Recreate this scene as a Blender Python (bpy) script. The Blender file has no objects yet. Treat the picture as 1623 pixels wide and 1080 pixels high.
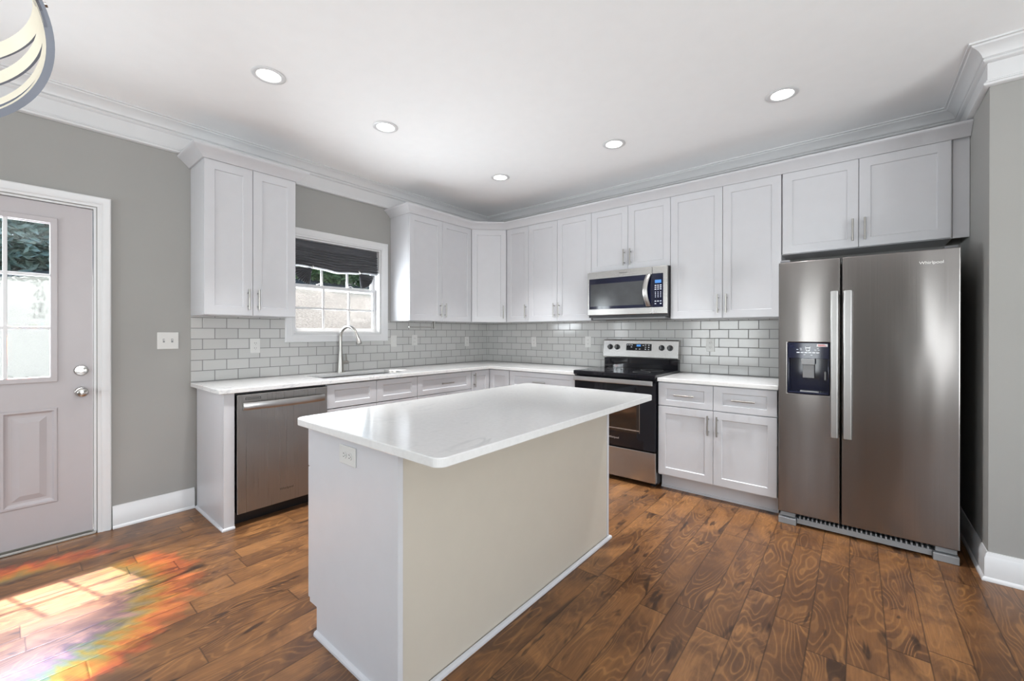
import bpy, bmesh, math, random
from mathutils import Vector, Matrix
random.seed(7)
S = bpy.context.scene
COL = S.collection
pi = math.pi

# ------------------------------------------------------------------ camera
CAM = Vector((3.7559, -4.0041, 1.2765))
F, PPX, PPY = 662.69, 818.17, 529.51
W, H_ = 1623.0, 1080.0
yaw, pit, rol = math.radians(39.1689), math.radians(-0.1192), math.radians(0.0624)
fw = Vector((-math.sin(yaw)*math.cos(pit), math.cos(yaw)*math.cos(pit), math.sin(pit)))
rt = Vector((math.cos(yaw), math.sin(yaw), 0)); up = rt.cross(fw)
rt2 = rt*math.cos(rol)+up*math.sin(rol); up2 = up*math.cos(rol)-rt*math.sin(rol)
cd = bpy.data.cameras.new('camera'); cam = bpy.data.objects.new('camera', cd); COL.objects.link(cam)
cd.sensor_width = 36; cd.lens = F/W*36; cd.clip_start = .02
cd.shift_x = (W/2-PPX)/W; cd.shift_y = (PPY-H_/2)/W
M = Matrix((rt2, up2, -fw)).transposed().to_4x4(); M.translation = CAM
cam.matrix_world = M
S.camera = cam

# ------------------------------------------------------------------ view, sky, sun, daylight
S.view_settings.view_transform = 'Standard'; S.view_settings.look = 'None'
S.view_settings.gamma = 1; S.view_settings.use_curve_mapping = False
S.view_settings.exposure = 0.2
S.cycles.use_denoising = True
S.cycles.max_bounces = 10; S.cycles.diffuse_bounces = 6; S.cycles.glossy_bounces = 5
S.cycles.transparent_max_bounces = 12; S.cycles.sample_clamp_indirect = 6
S.cycles.caustics_reflective = False; S.cycles.caustics_refractive = False
wd = bpy.data.worlds.new('sky'); S.world = wd; wd.use_nodes = True
wn = wd.node_tree.nodes; wl = wd.node_tree.links
sky = wn.new('ShaderNodeTexSky'); sky.sky_type = 'NISHITA'; sky.sun_disc = False
sky.sun_elevation = math.radians(57.8); sky.sun_rotation = math.radians(250)
wl.new(sky.outputs[0], wn['Background'].inputs[0]); wn['Background'].inputs[1].default_value = 0.34

SUN = Vector((.6, .187, -1)).normalized()
sd = bpy.data.lights.new('sun', 'SUN'); sd.energy = 20; sd.angle = math.radians(.6); sd.color = (1, .95, .88)
so = bpy.data.objects.new('sun', sd); COL.objects.link(so)
so.rotation_euler = SUN.to_track_quat('-Z', 'Y').to_euler(); so.location = (-6, -4, 9)

def area(name, loc, direc, sx, sy, power, color=(1, 1, 1), spread=130):
    l = bpy.data.lights.new(name, 'AREA'); l.shape = 'RECTANGLE'; l.size = sx; l.size_y = sy
    l.energy = power; l.color = color; l.spread = math.radians(spread)
    o = bpy.data.objects.new(name, l); COL.objects.link(o); o.location = loc
    o.rotation_euler = Vector(direc).to_track_quat('-Z', 'Y').to_euler()
    return o
# daylight lamps added inside assumed dining-end windows, unseen behind the camera
WINS = [(0.5, 2.1), (2.95, 3.25), (4.66, 4.90), (5.3, 6.7)]  # the narrow pair is added to streak the refrigerator reflection
for a, b in WINS:
    area('daylight_fill', ((a+b)/2, -6.93, 1.35), (0, 1, .75), (b-a)*.92, 1.9, 32*(b-a), (.90, .965, 1), 160)
area('daylight_fill', (6.93, -3.6, 1.35), (-1, 0, .55), 2.2, 1.9, 110, (.93, .975, 1), 160)  # fill lamp added at the assumed side window
area('daylight_fill', (-.17, -2.0, 1.56), (1, .3, .36), .78, .52, 22, (.88, .95, 1), 118)     # fill lamp added outside the kitchen window, below the shade
area('daylight_fill', (-.17, -4.09, 1.47), (1, .5, .0), .56, .92, 19, (.88, .95, 1), 165)    # fill lamp added outside the door glass
LAMP_POWER = 8.5
CHANDELIER_POWER = 1.1

# ------------------------------------------------------------------ materials
class NT:
    def __init__(s, name):
        s.m = bpy.data.materials.new(name); s.m.use_nodes = True
        s.t = s.m.node_tree; s.n = s.t.nodes; s.b = s.n['Principled BSDF']
    def link(s, a, b): s.t.links.new(a, b)
    def node(s, typ, **kw):
        n = s.n.new(typ)
        for k, v in kw.items(): setattr(n, k, v)
        return n
    def put(s, inp, v):
        if hasattr(v, 'is_output'): s.link(v, inp)
        else: inp.default_value = v
    def math(s, op, a, b=None, c=None):
        n = s.node('ShaderNodeMath', operation=op)
        s.put(n.inputs[0], a)
        if b is not None: s.put(n.inputs[1], b)
        if c is not None: s.put(n.inputs[2], c)
        return n.outputs[0]
    def pos(s):
        g = s.node('ShaderNodeNewGeometry'); x = s.node('ShaderNodeSeparateXYZ'); s.link(g.outputs['Position'], x.inputs[0])
        return g.outputs['Position'], x.outputs[0], x.outputs[1], x.outputs[2]
    def comb(s, x, y, z):
        n = s.node('ShaderNodeCombineXYZ')
        for i, v in enumerate((x, y, z)): s.put(n.inputs[i], v)
        return n.outputs[0]
    def noise(s, vec, scale, detail=3, rough=.5, dist=0):
        n = s.node('ShaderNodeTexNoise')
        if vec is not None: s.link(vec, n.inputs['Vector'])
        n.inputs['Scale'].default_value = scale; n.inputs['Detail'].default_value = detail
        n.inputs['Roughness'].default_value = rough; n.inputs['Distortion'].default_value = dist
        return n.outputs['Fac']
    def white(s, vec):
        n = s.node('ShaderNodeTexWhiteNoise'); s.link(vec, n.inputs['Vector']); return n.outputs['Value'], n.outputs['Color']
    def ramp(s, fac, stops, interp='LINEAR'):
        n = s.node('ShaderNodeValToRGB'); r = n.color_ramp; r.interpolation = interp
        while len(r.elements) < len(stops): r.elements.new(.5)
        for e, (p, c) in zip(r.elements, stops):
            e.position = p; e.color = (*c, 1) if len(c) == 3 else c
        s.put(n.inputs[0], fac); return n.outputs[0]
    def mix(s, fac, a, b, mode='MIX'):
        n = s.node('ShaderNodeMix', data_type='RGBA', blend_type=mode)
        s.put(n.inputs[0], fac)
        for i, v in ((6, a), (7, b)):
            if isinstance(v, tuple): v = (*v, 1) if len(v) == 3 else v
            s.put(n.inputs[i], v)
        return n.outputs[2]
    def bump(s, h, strength=.2, dist=.01):
        n = s.node('ShaderNodeBump'); n.inputs['Strength'].default_value = strength; n.inputs['Distance'].default_value = dist
        s.put(n.inputs['Height'], h); s.link(n.outputs[0], s.b.inputs['Normal'])
    def base(s, v):
        if isinstance(v, tuple): s.b.inputs['Base Color'].default_value = (*v, 1)
        else: s.link(v, s.b.inputs['Base Color'])

def simple(name, col, rough=.5, metal=0, var=.03, scale=12, bump=0, spec=None, coat=0):
    t = NT(name)
    p = t.node('ShaderNodeTexCoord').outputs['Object']
    nz = t.noise(p, scale, 4)
    lo = tuple(max(0, c*(1-var)) for c in col); hi = tuple(min(1, c*(1+var)) for c in col)
    t.base(t.ramp(nz, [(.3, lo), (.7, hi)]))
    t.b.inputs['Roughness'].default_value = rough; t.b.inputs['Metallic'].default_value = metal
    if spec is not None: t.b.inputs['Specular IOR Level'].default_value = spec
    if coat: t.b.inputs['Coat Weight'].default_value = coat
    if bump: t.bump(t.noise(p, scale*12, 3), bump, .002)
    return t.m

MT = {}
MT['cab'] = simple('cabinet_white', (.56, .56, .58), .32, var=.012)
MT['cabin'] = simple('cabinet_interior_ply', (.62, .50, .36), .6, var=.08)
MT['panel'] = simple('island_panel_warm_shade', (.515, .47, .40), .4, var=.012)  # white paint with the warm shade on the island back put into its colour
MT['trim'] = simple('trim_white', (.66, .66, .665), .35, var=.01)
MT['door'] = simple('door_paint', (.45, .42, .43), .4, var=.012)
MT['ceil'] = simple('ceiling_paint', (.92, .92, .92), .9, var=.008, bump=.03)
MT['wall'] = simple('wall_paint', (.325, .32, .305), .85, var=.015, scale=3, bump=.04)
MT['nickel'] = simple('brushed_nickel', (.40, .385, .36), .32, 1, var=.04)
MT['chrome'] = simple('satin_chrome', (.62, .60, .57), .16, 1, var=.03)
MT['black'] = simple('black_plastic', (.012, .012, .014), .35, var=.1)
MT['blackgl'] = simple('black_glass', (.006, .006, .009), .04, var=.1, spec=.6)
MT['navygl'] = simple('blue_black_glass', (.008, .010, .028), .06, var=.1, spec=.6)
MT['micwin'] = simple('microwave_window_mesh', (.055, .058, .062), .12, var=.1, spec=.6)
MT['ovenwin'] = simple('oven_window_glass', (.022, .014, .010), .05, var=.1, spec=.7)
MT['grey'] = simple('grey_plastic', (.24, .245, .25), .45, var=.04)
MT['midgrey'] = simple('fridge_side_grey', (.10, .10, .105), .5, var=.04)
MT['plate'] = simple('switch_plate_white', (.60, .595, .575), .35, var=.01)
MT['slot'] = simple('dark_slot', (.03, .028, .025), .6)
MT['lettering'] = simple('silver_lettering', (.7, .68, .66), .3, .8)
MT['darkletter'] = simple('dark_lettering', (.06, .06, .06), .4, .3)
MT['whiteletter'] = simple('white_lettering', (.72, .74, .78), .5)
MT['redletter'] = simple('red_sticker_mark', (.5, .05, .06), .5)
MT['sticker'] = simple('white_sticker', (.72, .70, .70), .5)
MT['hoopin'] = simple('cream_hoop_face', (.70, .66, .55), .45, var=.06, scale=6)
MT['hoopout'] = simple('grey_hoop_face', (.22, .24, .29), .45, var=.06)
MT['sinksteel'] = simple('sink_steel', (.55, .55, .55), .28, 1)
MT['stucco'] = simple('stucco', (.62, .58, .52), .9, var=.06, scale=8, bump=.2)
MT['soffit'] = simple('soffit_white', (.7, .7, .7), .7)
MT['bark'] = simple('bark', (.16, .10, .06), .9, var=.2)
MT['fabric'] = None

def steel(name, col, rough, axis='z', wav=0.0):
    t = NT(name); p, x, y, z = t.pos()
    if axis == 'z': v = t.comb(t.math('MULTIPLY', x, 260), t.math('MULTIPLY', y, 260), t.math('MULTIPLY', z, 1.2))
    else: v = t.comb(t.math('MULTIPLY', x, 2), t.math('MULTIPLY', y, 2), t.math('MULTIPLY', z, 140))
    nz = t.noise(v, 1, 3)
    lo = tuple(c*.97 for c in col); hi = tuple(min(1, c*1.03) for c in col)
    t.base(t.ramp(nz, [(.3, lo), (.7, hi)]))
    t.b.inputs['Metallic'].default_value = 1
    t.put(t.b.inputs['Roughness'], t.math('MULTIPLY_ADD', nz, .04, rough-.02))
    tg = t.node('ShaderNodeTangent', direction_type='RADIAL', axis='Z'); t.link(tg.outputs[0], t.b.inputs['Tangent'])
    t.b.inputs['Anisotropic'].default_value = .75 if axis == 'z' else 0; t.b.inputs['Anisotropic Rotation'].default_value = .25   # horizontal brushing
    if wav:
        w = t.noise(t.comb(t.math('MULTIPLY', x, 5), t.math('MULTIPLY', y, 5), t.math('MULTIPLY', z, 1.1)), 1, 1)
        h = t.math('MULTIPLY', w, wav)
        t.bump(h, 1, .05)
    return t.m
MT['steel'] = steel('stainless_fridge', (.30, .28, .27), .18, 'z', .05)
MT['steelh'] = steel('stainless_range', (.48, .465, .45), .26, 'x', .004)
MT['steelv'] = simple('stainless_handle', (.47, .46, .45), .30, 1, var=.02)
MT['steeld'] = steel('stainless_dishwasher', (.34, .33, .315), .28, 'z', .008)

def quartz():
    t = NT('white_quartz'); p, x, y, z = t.pos()
    n1 = t.noise(p, 1.6, 5, .6, 1.2)
    vein = t.math('ABSOLUTE', t.math('SUBTRACT', n1, .5))
    vf = t.ramp(vein, [(0, (1, 1, 1)), (.012, (0, 0, 0))])
    patch = t.ramp(t.noise(p, 1.1, 2), [(.45, (0, 0, 0)), (.65, (1, 1, 1))])
    m = t.math('MULTIPLY', t.math('MULTIPLY', vf, patch), .6)
    base = t.ramp(t.noise(p, 60, 3), [(.3, (.66, .655, .645)), (.7, (.70, .695, .685))])
    t.base(t.mix(m, base, (.42, .42, .44)))
    t.b.inputs['Roughness'].default_value = .14
    return t.m
MT['quartz'] = quartz()

def tiles(name, axis, s0, z0, pw, ph):
    t = NT(name); p, x, y, z = t.pos()
    s = y if axis == 'y' else x
    row = t.math('FLOOR', t.math('DIVIDE', t.math('SUBTRACT', z, z0), ph))
    fz = t.math('FRACT', t.math('DIVIDE', t.math('SUBTRACT', z, z0), ph))
    sx = t.math('ADD', t.math('DIVIDE', t.math('SUBTRACT', s, s0), pw), t.math('MULTIPLY', t.math('FLOORED_MODULO', row, 2), .5))
    fx = t.math('FRACT', sx); cx = t.math('FLOOR', sx)
    dz = t.math('MULTIPLY', t.math('MINIMUM', fz, t.math('SUBTRACT', 1, fz)), ph)
    dx = t.math('MULTIPLY', t.math('MINIMUM', fx, t.math('SUBTRACT', 1, fx)), pw)
    d = t.math('MINIMUM', dx, dz)
    g = t.ramp(d, [(.0015, (0, 0, 0)), (.0021, (1, 1, 1))])
    rv, rc = t.white(t.comb(cx, row, 0))
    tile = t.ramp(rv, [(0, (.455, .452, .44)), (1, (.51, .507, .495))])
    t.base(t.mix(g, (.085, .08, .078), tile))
    t.put(t.b.inputs['Roughness'], t.math('SUBTRACT', .85, t.math('MULTIPLY', g, .73)))
    h = t.math('MINIMUM', t.math('DIVIDE', d, .005), 1)
    h = t.math('ADD', h, t.math('MULTIPLY', t.noise(p, 14, 2), .12))
    t.bump(h, .5, .0012)
    return t.m
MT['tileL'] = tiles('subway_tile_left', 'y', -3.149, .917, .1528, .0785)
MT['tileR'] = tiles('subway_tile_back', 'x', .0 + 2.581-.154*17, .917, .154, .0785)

def floor_mat():
    t = NT('hardwood_planks'); p, x, y, z = t.pos()
    pw = .1272
    sx = t.math('DIVIDE', t.math('SUBTRACT', x, 3.472-pw*40), pw)
    cx = t.math('FLOOR', sx); fx = t.math('FRACT', sx)
    r1, _ = t.white(t.comb(cx, 3.7, 1.1))
    yy = t.math('DIVIDE', t.math('ADD', y, t.math('MULTIPLY', r1, 9.0)), t.math('MULTIPLY_ADD', r1, .35, .75))
    cy = t.math('FLOOR', yy); fy = t.math('FRACT', yy)
    rid, rcol = t.white(t.comb(cx, cy, 7))
    sepc = t.node('ShaderNodeSeparateColor'); t.link(rcol, sepc.inputs[0])
    off = t.comb(t.math('MULTIPLY', sepc.outputs[0], 31), t.math('MULTIPLY', sepc.outputs[1], 57), t.math('MULTIPLY', rid, 13))
    v0 = t.comb(t.math('MULTIPLY', x, 1.0), t.math('MULTIPLY', y, .24), 0)
    va = t.node('ShaderNodeVectorMath', operation='ADD'); t.link(v0, va.inputs[0]); t.link(off, va.inputs[1]); v = va.outputs[0]
    # cathedral figure: contour lines of a stretched noise
    f = t.noise(v, 5.6, 2.0, .5, .2)
    c = t.math('SINE', t.math('MULTIPLY', f, 165))
    cl = t.ramp(t.math('MULTIPLY_ADD', c, .5, .5), [(0.0, (0, 0, 0)), (.78, (.12, .12, .12)), (.97, (1, 1, 1))])
    msk = t.ramp(t.noise(v, 9, 3), [(.35, (.08, .08, .08)), (.68, (1, 1, 1))])
    v2 = t.comb(t.math('MULTIPLY', x, 1), t.math('MULTIPLY', y, .05), t.math('MULTIPLY', rid, 9))
    fine = t.noise(v2, 170, 3, .6)
    blot = t.noise(t.comb(t.math('ADD', x, t.math('MULTIPLY', rid, 40)), t.math('MULTIPLY_ADD', y, .55, t.math('MULTIPLY', sepc.outputs[1], 57)), 0), 4.6, 5, .62, .9)
    tone = t.ramp(rid, [(0, (.140, .062, .023)), (.5, (.215, .095, .034)), (1, (.290, .134, .049))])
    col = t.mix(t.ramp(blot, [(.40, (.95, .95, .95)), (.60, (0, 0, 0))]), tone, (.092, .042, .020))
    col = t.mix(t.math('MULTIPLY', t.math('MULTIPLY', cl, msk), .33), col, (.56, .27, .088))
    col = t.mix(t.ramp(fine, [(.3, (.35, .35, .35)), (.65, (0, 0, 0))]), col, (.085, .037, .015))
    knot = t.ramp(t.noise(v, 11, 2, .5, 1.5), [(.29, (1, 1, 1)), (.37, (0, 0, 0))])
    col = t.mix(t.math('MULTIPLY', knot, .75), col, (.016, .008, .006))
    dx = t.math('MULTIPLY', t.math('MINIMUM', fx, t.math('SUBTRACT', 1, fx)), pw)
    dy = t.math('MULTIPLY', t.math('MINIMUM', fy, t.math('SUBTRACT', 1, fy)), .9)
    d = t.math('MINIMUM', dx, dy)
    seam = t.ramp(d, [(.0004, (.75, .75, .75)), (.0022, (0, 0, 0))])
    col = t.mix(seam, col, (.018, .008, .004))
    t.base(col)
    t.put(t.b.inputs['Roughness'], t.math('MULTIPLY_ADD', blot, .22, .22))
    t.b.inputs['Specular IOR Level'].default_value = .45
    h = t.math('ADD', t.math('MULTIPLY', t.math('MINIMUM', t.math('DIVIDE', d, .006), 1), .35), t.math('ADD', t.math('MULTIPLY', blot, .9), t.math('MULTIPLY', fine, .15)))
    t.bump(h, .35, .002)
    return t.m
MT['floor'] = floor_mat()

def glass():
    t = NT('window_glass'); n = t.n
    tr = n.new('ShaderNodeBsdfTransparent'); gl = n.new('ShaderNodeBsdfGlossy'); gl.inputs['Roughness'].default_value = .02
    mx = n.new('ShaderNodeMixShader')
    ge = n.new('ShaderNodeNewGeometry'); dt = t.node('ShaderNodeVectorMath', operation='DOT_PRODUCT')
    t.link(ge.outputs['Incoming'], dt.inputs[0]); t.link(ge.outputs['True Normal'], dt.inputs[1])
    fac = t.math('MULTIPLY_ADD', t.math('POWER', t.math('SUBTRACT', 1, t.math('ABSOLUTE', dt.outputs['Value'])), 5), .9, .03)
    nz = t.noise(t.node('ShaderNodeTexCoord').outputs['Object'], 30, 2)
    bn = n.new('ShaderNodeBump'); bn.inputs['Strength'].default_value = .15; bn.inputs['Distance'].default_value = .002
    t.link(nz, bn.inputs['Height']); t.link(bn.outputs[0], gl.inputs['Normal'])
    t.link(fac, mx.inputs[0]); t.link(tr.outputs[0], mx.inputs[1]); t.link(gl.outputs[0], mx.inputs[2])
    t.link(mx.outputs[0], n['Material Output'].inputs[0])
    return t.m
MT['glass'] = glass()

def emit(name, col, st, base=(.8, .8, .8)):
    t = NT(name); t.base(base); t.b.inputs['Emission Color'].default_value = (*col, 1); t.b.inputs['Emission Strength'].default_value = st
    return t.m
MT['lens'] = emit('lamp_lens', (1, .97, .93), 6)
MT['lcd'] = emit('blue_display', (.05, .28, .75), .8, (.02, .04, .08))
MT['ovenrack'] = simple('oven_rack_steel', (.30, .25, .21), .45, 1)  # dull metal of the oven rack, no emission

def fabric():
    t = NT('charcoal_shade_fabric'); p, x, y, z = t.pos()
    nz = t.noise(t.comb(t.math('MULTIPLY', y, 4), t.math('MULTIPLY', z, 90), x), 1, 4)
    t.base(t.ramp(nz, [(.3, (.030, .032, .038)), (.7, (.085, .085, .095))]))
    t.b.inputs['Roughness'].default_value = .55; t.b.inputs['Sheen Weight'].default_value = .2
    return t.m
MT['fabric'] = fabric()

def bank():
    t = NT('pale_ground'); p, x, y, z = t.pos()
    g = t.noise(p, 26, 5, .75)
    pale = t.ramp(g, [(.28, (.07, .065, .058)), (.5, (.16, .15, .133)), (.72, (.25, .24, .217))])
    grass = t.ramp(g, [(.3, (.022, .029, .024)), (.5, (.046, .055, .047)), (.72, (.088, .095, .085))])
    w = t.math('MULTIPLY', t.math('SUBTRACT', t.noise(p, 1.5, 3), .5), 1.4)
    ky = t.math('MULTIPLY_ADD', t.math('ADD', y, w), 1.0, 2.9)       # lawn towards the door, gravel towards the sink
    kx = t.math('MULTIPLY_ADD', t.math('ADD', x, w), 1.6, 10.6)      # gravel in front, lawn further up the bank
    kk = t.math('MULTIPLY', t.math('MINIMUM', t.math('MAXIMUM', ky, 0), 1), t.math('MINIMUM', t.math('MAXIMUM', kx, 0), 1))
    t.base(t.mix(kk, grass, pale)); t.b.inputs['Roughness'].default_value = .95
    t.bump(g, .6, .04)
    return t.m
MT['bank'] = bank()

def leaf(name, a, b):
    t = NT(name); p, x, y, z = t.pos()
    o = t.node('ShaderNodeNewGeometry').outputs['Random Per Island']
    t.base(t.ramp(o, [(0, a), (1, b)])); t.b.inputs['Roughness'].default_value = .45
    return t.m
MT['leafA'] = leaf('leaf_green', (.06, .14, .04), (.22, .36, .13))
MT['leafB'] = leaf('leaf_bluegreen', (.12, .21, .17), (.36, .47, .38))

# ------------------------------------------------------------------ builders
class FR:
    """frame: a along u, b outward n, c up"""
    def __init__(s, o, u, n): s.o = Vector(o); s.u = Vector(u).normalized(); s.n = Vector(n).normalized(); s.z = Vector((0, 0, 1))
    def P(s, a, b, c): return s.o+s.u*a+s.n*b+s.z*c
WORLD = FR((0, 0, 0), (1, 0, 0), (0, 1, 0))
LEFT = FR((0, 0, 0), (0, 1, 0), (1, 0, 0))       # a = y, b = x
BACK = FR((0, 0, 0), (1, 0, 0), (0, -1, 0))      # a = x, b = -y
WPOS = {}

class MB:
    def __init__(s, fr=WORLD): s.fr = fr; s.v = []; s.f = []
    def add(s, pts, faces, mi=0, raw=False):
        k = len(s.v)
        s.v += [Vector(p) if raw else s.fr.P(*p) for p in pts]
        s.f += [(tuple(i+k for i in f), mi) for f in faces]; return s
    def box(s, a0, a1, b0, b1, c0, c1, mi=0):
        p = [(a, b, c) for c in (c0, c1) for b in (b0, b1) for a in (a0, a1)]
        return s.add(p, [(0, 2, 3, 1), (4, 5, 7, 6), (0, 1, 5, 4), (2, 6, 7, 3), (0, 4, 6, 2), (1, 3, 7, 5)], mi)
    def shaker(s, a0, a1, b0, b1, c0, c1, st=.06, rl=None, rec=.008, bev=.003):
        rl = rl or st
        o = [(a0, c0), (a1, c0), (a1, c1), (a0, c1)]
        i = [(a0+st, c0+rl), (a1-st, c0+rl), (a1-st, c1-rl), (a0+st, c1-rl)]
        j = [(a0+st+bev, c0+rl+bev), (a1-st-bev, c0+rl+bev), (a1-st-bev, c1-rl-bev), (a0+st+bev, c1-rl-bev)]
        p = [(a, b0, c) for a, c in o]+[(a, b1, c) for a, c in o]+[(a, b1, c) for a, c in i]+[(a, b1-rec, c) for a, c in j]
        f = [(3, 2, 1, 0), (12, 13, 14, 15)]
        for k in range(4):
            m = (k+1) % 4
            f += [(k, m, 4+m, 4+k), (4+k, 4+m, 8+m, 8+k), (8+k, 8+m, 12+m, 12+k)]
        return s.add(p, f)
    def prism(s, poly, axis, d0, d1, mi=0):
        """poly of 2D points extruded along axis: 'c' -> poly is (a,b); 'a' -> (b,c); 'b' -> (a,c)"""
        def q(u, v, d): return {'c': (u, v, d), 'a': (d, u, v), 'b': (u, d, v)}[axis]
        n = len(poly)
        p = [q(u, v, d0) for u, v in poly]+[q(u, v, d1) for u, v in poly]
        f = [tuple(range(n))[::-1], tuple(range(n, 2*n))]+[(i, (i+1) % n, n+(i+1) % n, n+i) for i in range(n)]
        return s.add(p, f, mi)
    def slab(s, us, vs, keep, axis, d0, d1, mi=0):
        """rectangular cells of a sheet with holes, as one closed solid"""
        def q(u, v, d): return {'c': (u, v, d), 'a': (d, u, v), 'b': (u, d, v)}[axis]
        nu, nv = len(us)-1, len(vs)-1
        K = {(i, j) for i in range(nu) for j in range(nv) if keep((us[i]+us[i+1])/2, (vs[j]+vs[j+1])/2)}
        idx = {}; P = []; Fs = []
        def g(i, j, k):
            if (i, j, k) not in idx: idx[i, j, k] = len(P); P.append(q(us[i], vs[j], (d0, d1)[k]))
            return idx[i, j, k]
        for i, j in K:
            for k in (0, 1):
                r = (g(i, j, k), g(i+1, j, k), g(i+1, j+1, k), g(i, j+1, k)); Fs.append(r if k else r[::-1])
            for (di, dj, e0, e1) in ((-1, 0, (i, j), (i, j+1)), (1, 0, (i+1, j), (i+1, j+1)), (0, -1, (i, j), (i+1, j)), (0, 1, (i, j+1), (i+1, j+1))):
                if (i+di, j+dj) not in K:
                    Fs.append((g(*e0, 0), g(*e1, 0), g(*e1, 1), g(*e0, 1)))
        return s.add(P, Fs, mi)
    def tube(s, pts, r, seg=12, caps=True, mi=0):
        pts = [s.fr.P(*p) for p in pts]; rs = r if isinstance(r, (list, tuple)) else [r]*len(pts)
        T = []
        for i in range(len(pts)):
            d = (pts[min(i+1, len(pts)-1)]-pts[max(i-1, 0)]); T.append(d.normalized())
        nrm = T[0].orthogonal().normalized(); V = []; Fc = []
        for i, p in enumerate(pts):
            nrm = (nrm-T[i]*nrm.dot(T[i])).normalized(); bn = T[i].cross(nrm)
            for k in range(seg):
                a = 2*pi*k/seg; V.append(p+(nrm*math.cos(a)+bn*math.sin(a))*rs[i])
        for i in range(len(pts)-1):
            for k in range(seg):
                m = (k+1) % seg; Fc.append((i*seg+k, i*seg+m, (i+1)*seg+m, (i+1)*seg+k))
        if caps: Fc += [tuple(range(seg))[::-1], tuple(range((len(pts)-1)*seg, len(pts)*seg))]
        return s.add(V, Fc, mi, raw=True)
    def lathe(s, o, ax, prof, seg=24, mi=0, close=False):
        """prof: (radius, distance along ax) ; o and ax in frame coordinates"""
        O = s.fr.P(*o); A = (s.fr.P(*(Vector(o)+Vector(ax)))-O).normalized(); n = A.orthogonal().normalized(); b = A.cross(n)
        V = []; Fc = []; np_ = len(prof)
        for r, h in prof:
            for k in range(seg):
                a = 2*pi*k/seg; V.append(O+A*h+(n*math.cos(a)+b*math.sin(a))*max(r, 1e-5))
        rng = range(np_) if close else range(np_-1)
        for i in rng:
            j = (i+1) % np_
            for k in range(seg):
                m = (k+1) % seg; Fc.append((i*seg+k, i*seg+m, j*seg+m, j*seg+k))
        if not close: Fc += [tuple(range(seg))[::-1], tuple(range((np_-1)*seg, np_*seg))]
        return s.add(V, Fc, mi, raw=True)
    def sweep(s, path, prof, side=1, mi=0):
        """profile (offset, z) along a plan polyline with mitred corners, world coordinates"""
        pts = [Vector((x, y)) for x, y in path]; n = len(pts); N = []
        for i in range(n-1):
            d = (pts[i+1]-pts[i]).normalized(); N.append(Vector((-d.y, d.x))*side)
        V = []; m = len(prof)
        for i in range(n):
            if i == 0: o = N[0]
            elif i == n-1: o = N[-1]
            else: o = (N[i-1]+N[i]); o = o/(o.dot(N[i]))
            for b, c in prof: V.append(Vector((pts[i].x+o.x*b, pts[i].y+o.y*b, c)))
        Fc = []
        for i in range(n-1):
            for k in range(m):
                q = (k+1) % m; Fc.append((i*m+k, i*m+q, (i+1)*m+q, (i+1)*m+k))
        Fc += [tuple(range(m))[::-1], tuple(range((n-1)*m, n*m))]
        return s.add(V, Fc, mi, raw=True)
    def build(s, name, mats, parent=None, bevel=0, smooth=False, seg=2, label=None, loc=None):
        L = Vector(loc) if loc is not None else (WPOS[parent.name] if parent else Vector((0, 0, 0)))
        me = bpy.data.meshes.new(name)
        me.from_pydata([p-L for p in s.v], [], [f for f, _ in s.f])
        for m in (mats if isinstance(mats, (list, tuple)) else [mats]): me.materials.append(m)
        for poly, (_, mi) in zip(me.polygons, s.f): poly.material_index = mi
        bm = bmesh.new(); bm.from_mesh(me); bmesh.ops.recalc_face_normals(bm, faces=bm.faces); bm.to_mesh(me); bm.free()
        if smooth: me.shade_smooth(); me.set_sharp_from_angle(angle=math.radians(35))
        o = bpy.data.objects.new(name, me); COL.objects.link(o)
        if parent: o.parent = parent
        else: o.location = L
        WPOS[o.name] = L
        if bevel:
            md = o.modifiers.new('bevel', 'BEVEL'); md.width = bevel; md.segments = seg; md.limit_method = 'ANGLE'; md.angle_limit = math.radians(40)
        if label: o['label'] = label
        return o

def thing(name, label, cat, loc, group=None):
    o = bpy.data.objects.new(name, None); COL.objects.link(o); o.location = loc; o.empty_display_size = .05
    WPOS[o.name] = Vector(loc); o['label'] = label; o['category'] = cat
    if group: o['group'] = group
    return o
def tag(o, label, cat, group=None):
    o['label'] = label; o['category'] = cat
    if group: o['group'] = group
    return o
def structure(o, label=None, cat=None):
    o['kind'] = 'structure'
    if label: o['label'] = label
    if cat: o['category'] = cat
    return o
def text(body, name, loc, rot, size, mat, parent, extrude=.0004, sx=1.0, align='CENTER'):
    c = bpy.data.curves.new(name, 'FONT'); c.body = body; c.size = size; c.extrude = extrude; c.align_x = align; c.align_y = 'CENTER'
    o = bpy.data.objects.new(name, c); COL.objects.link(o); bpy.context.view_layer.update()
    me = bpy.data.meshes.new_from_object(o.evaluated_get(bpy.context.evaluated_depsgraph_get()))
    bpy.data.objects.remove(o); me.name = name; me.materials.clear(); me.materials.append(mat)
    m = bpy.data.objects.new(name, me); COL.objects.link(m); m.parent = parent
    m.location = Vector(loc)-WPOS[parent.name]; m.rotation_euler = rot; m.scale = (sx, 1, 1)
    return m
ROT_BACK = (pi/2, 0, 0); ROT_LEFT = (pi/2, 0, pi/2)
EMITS = 1

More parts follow.
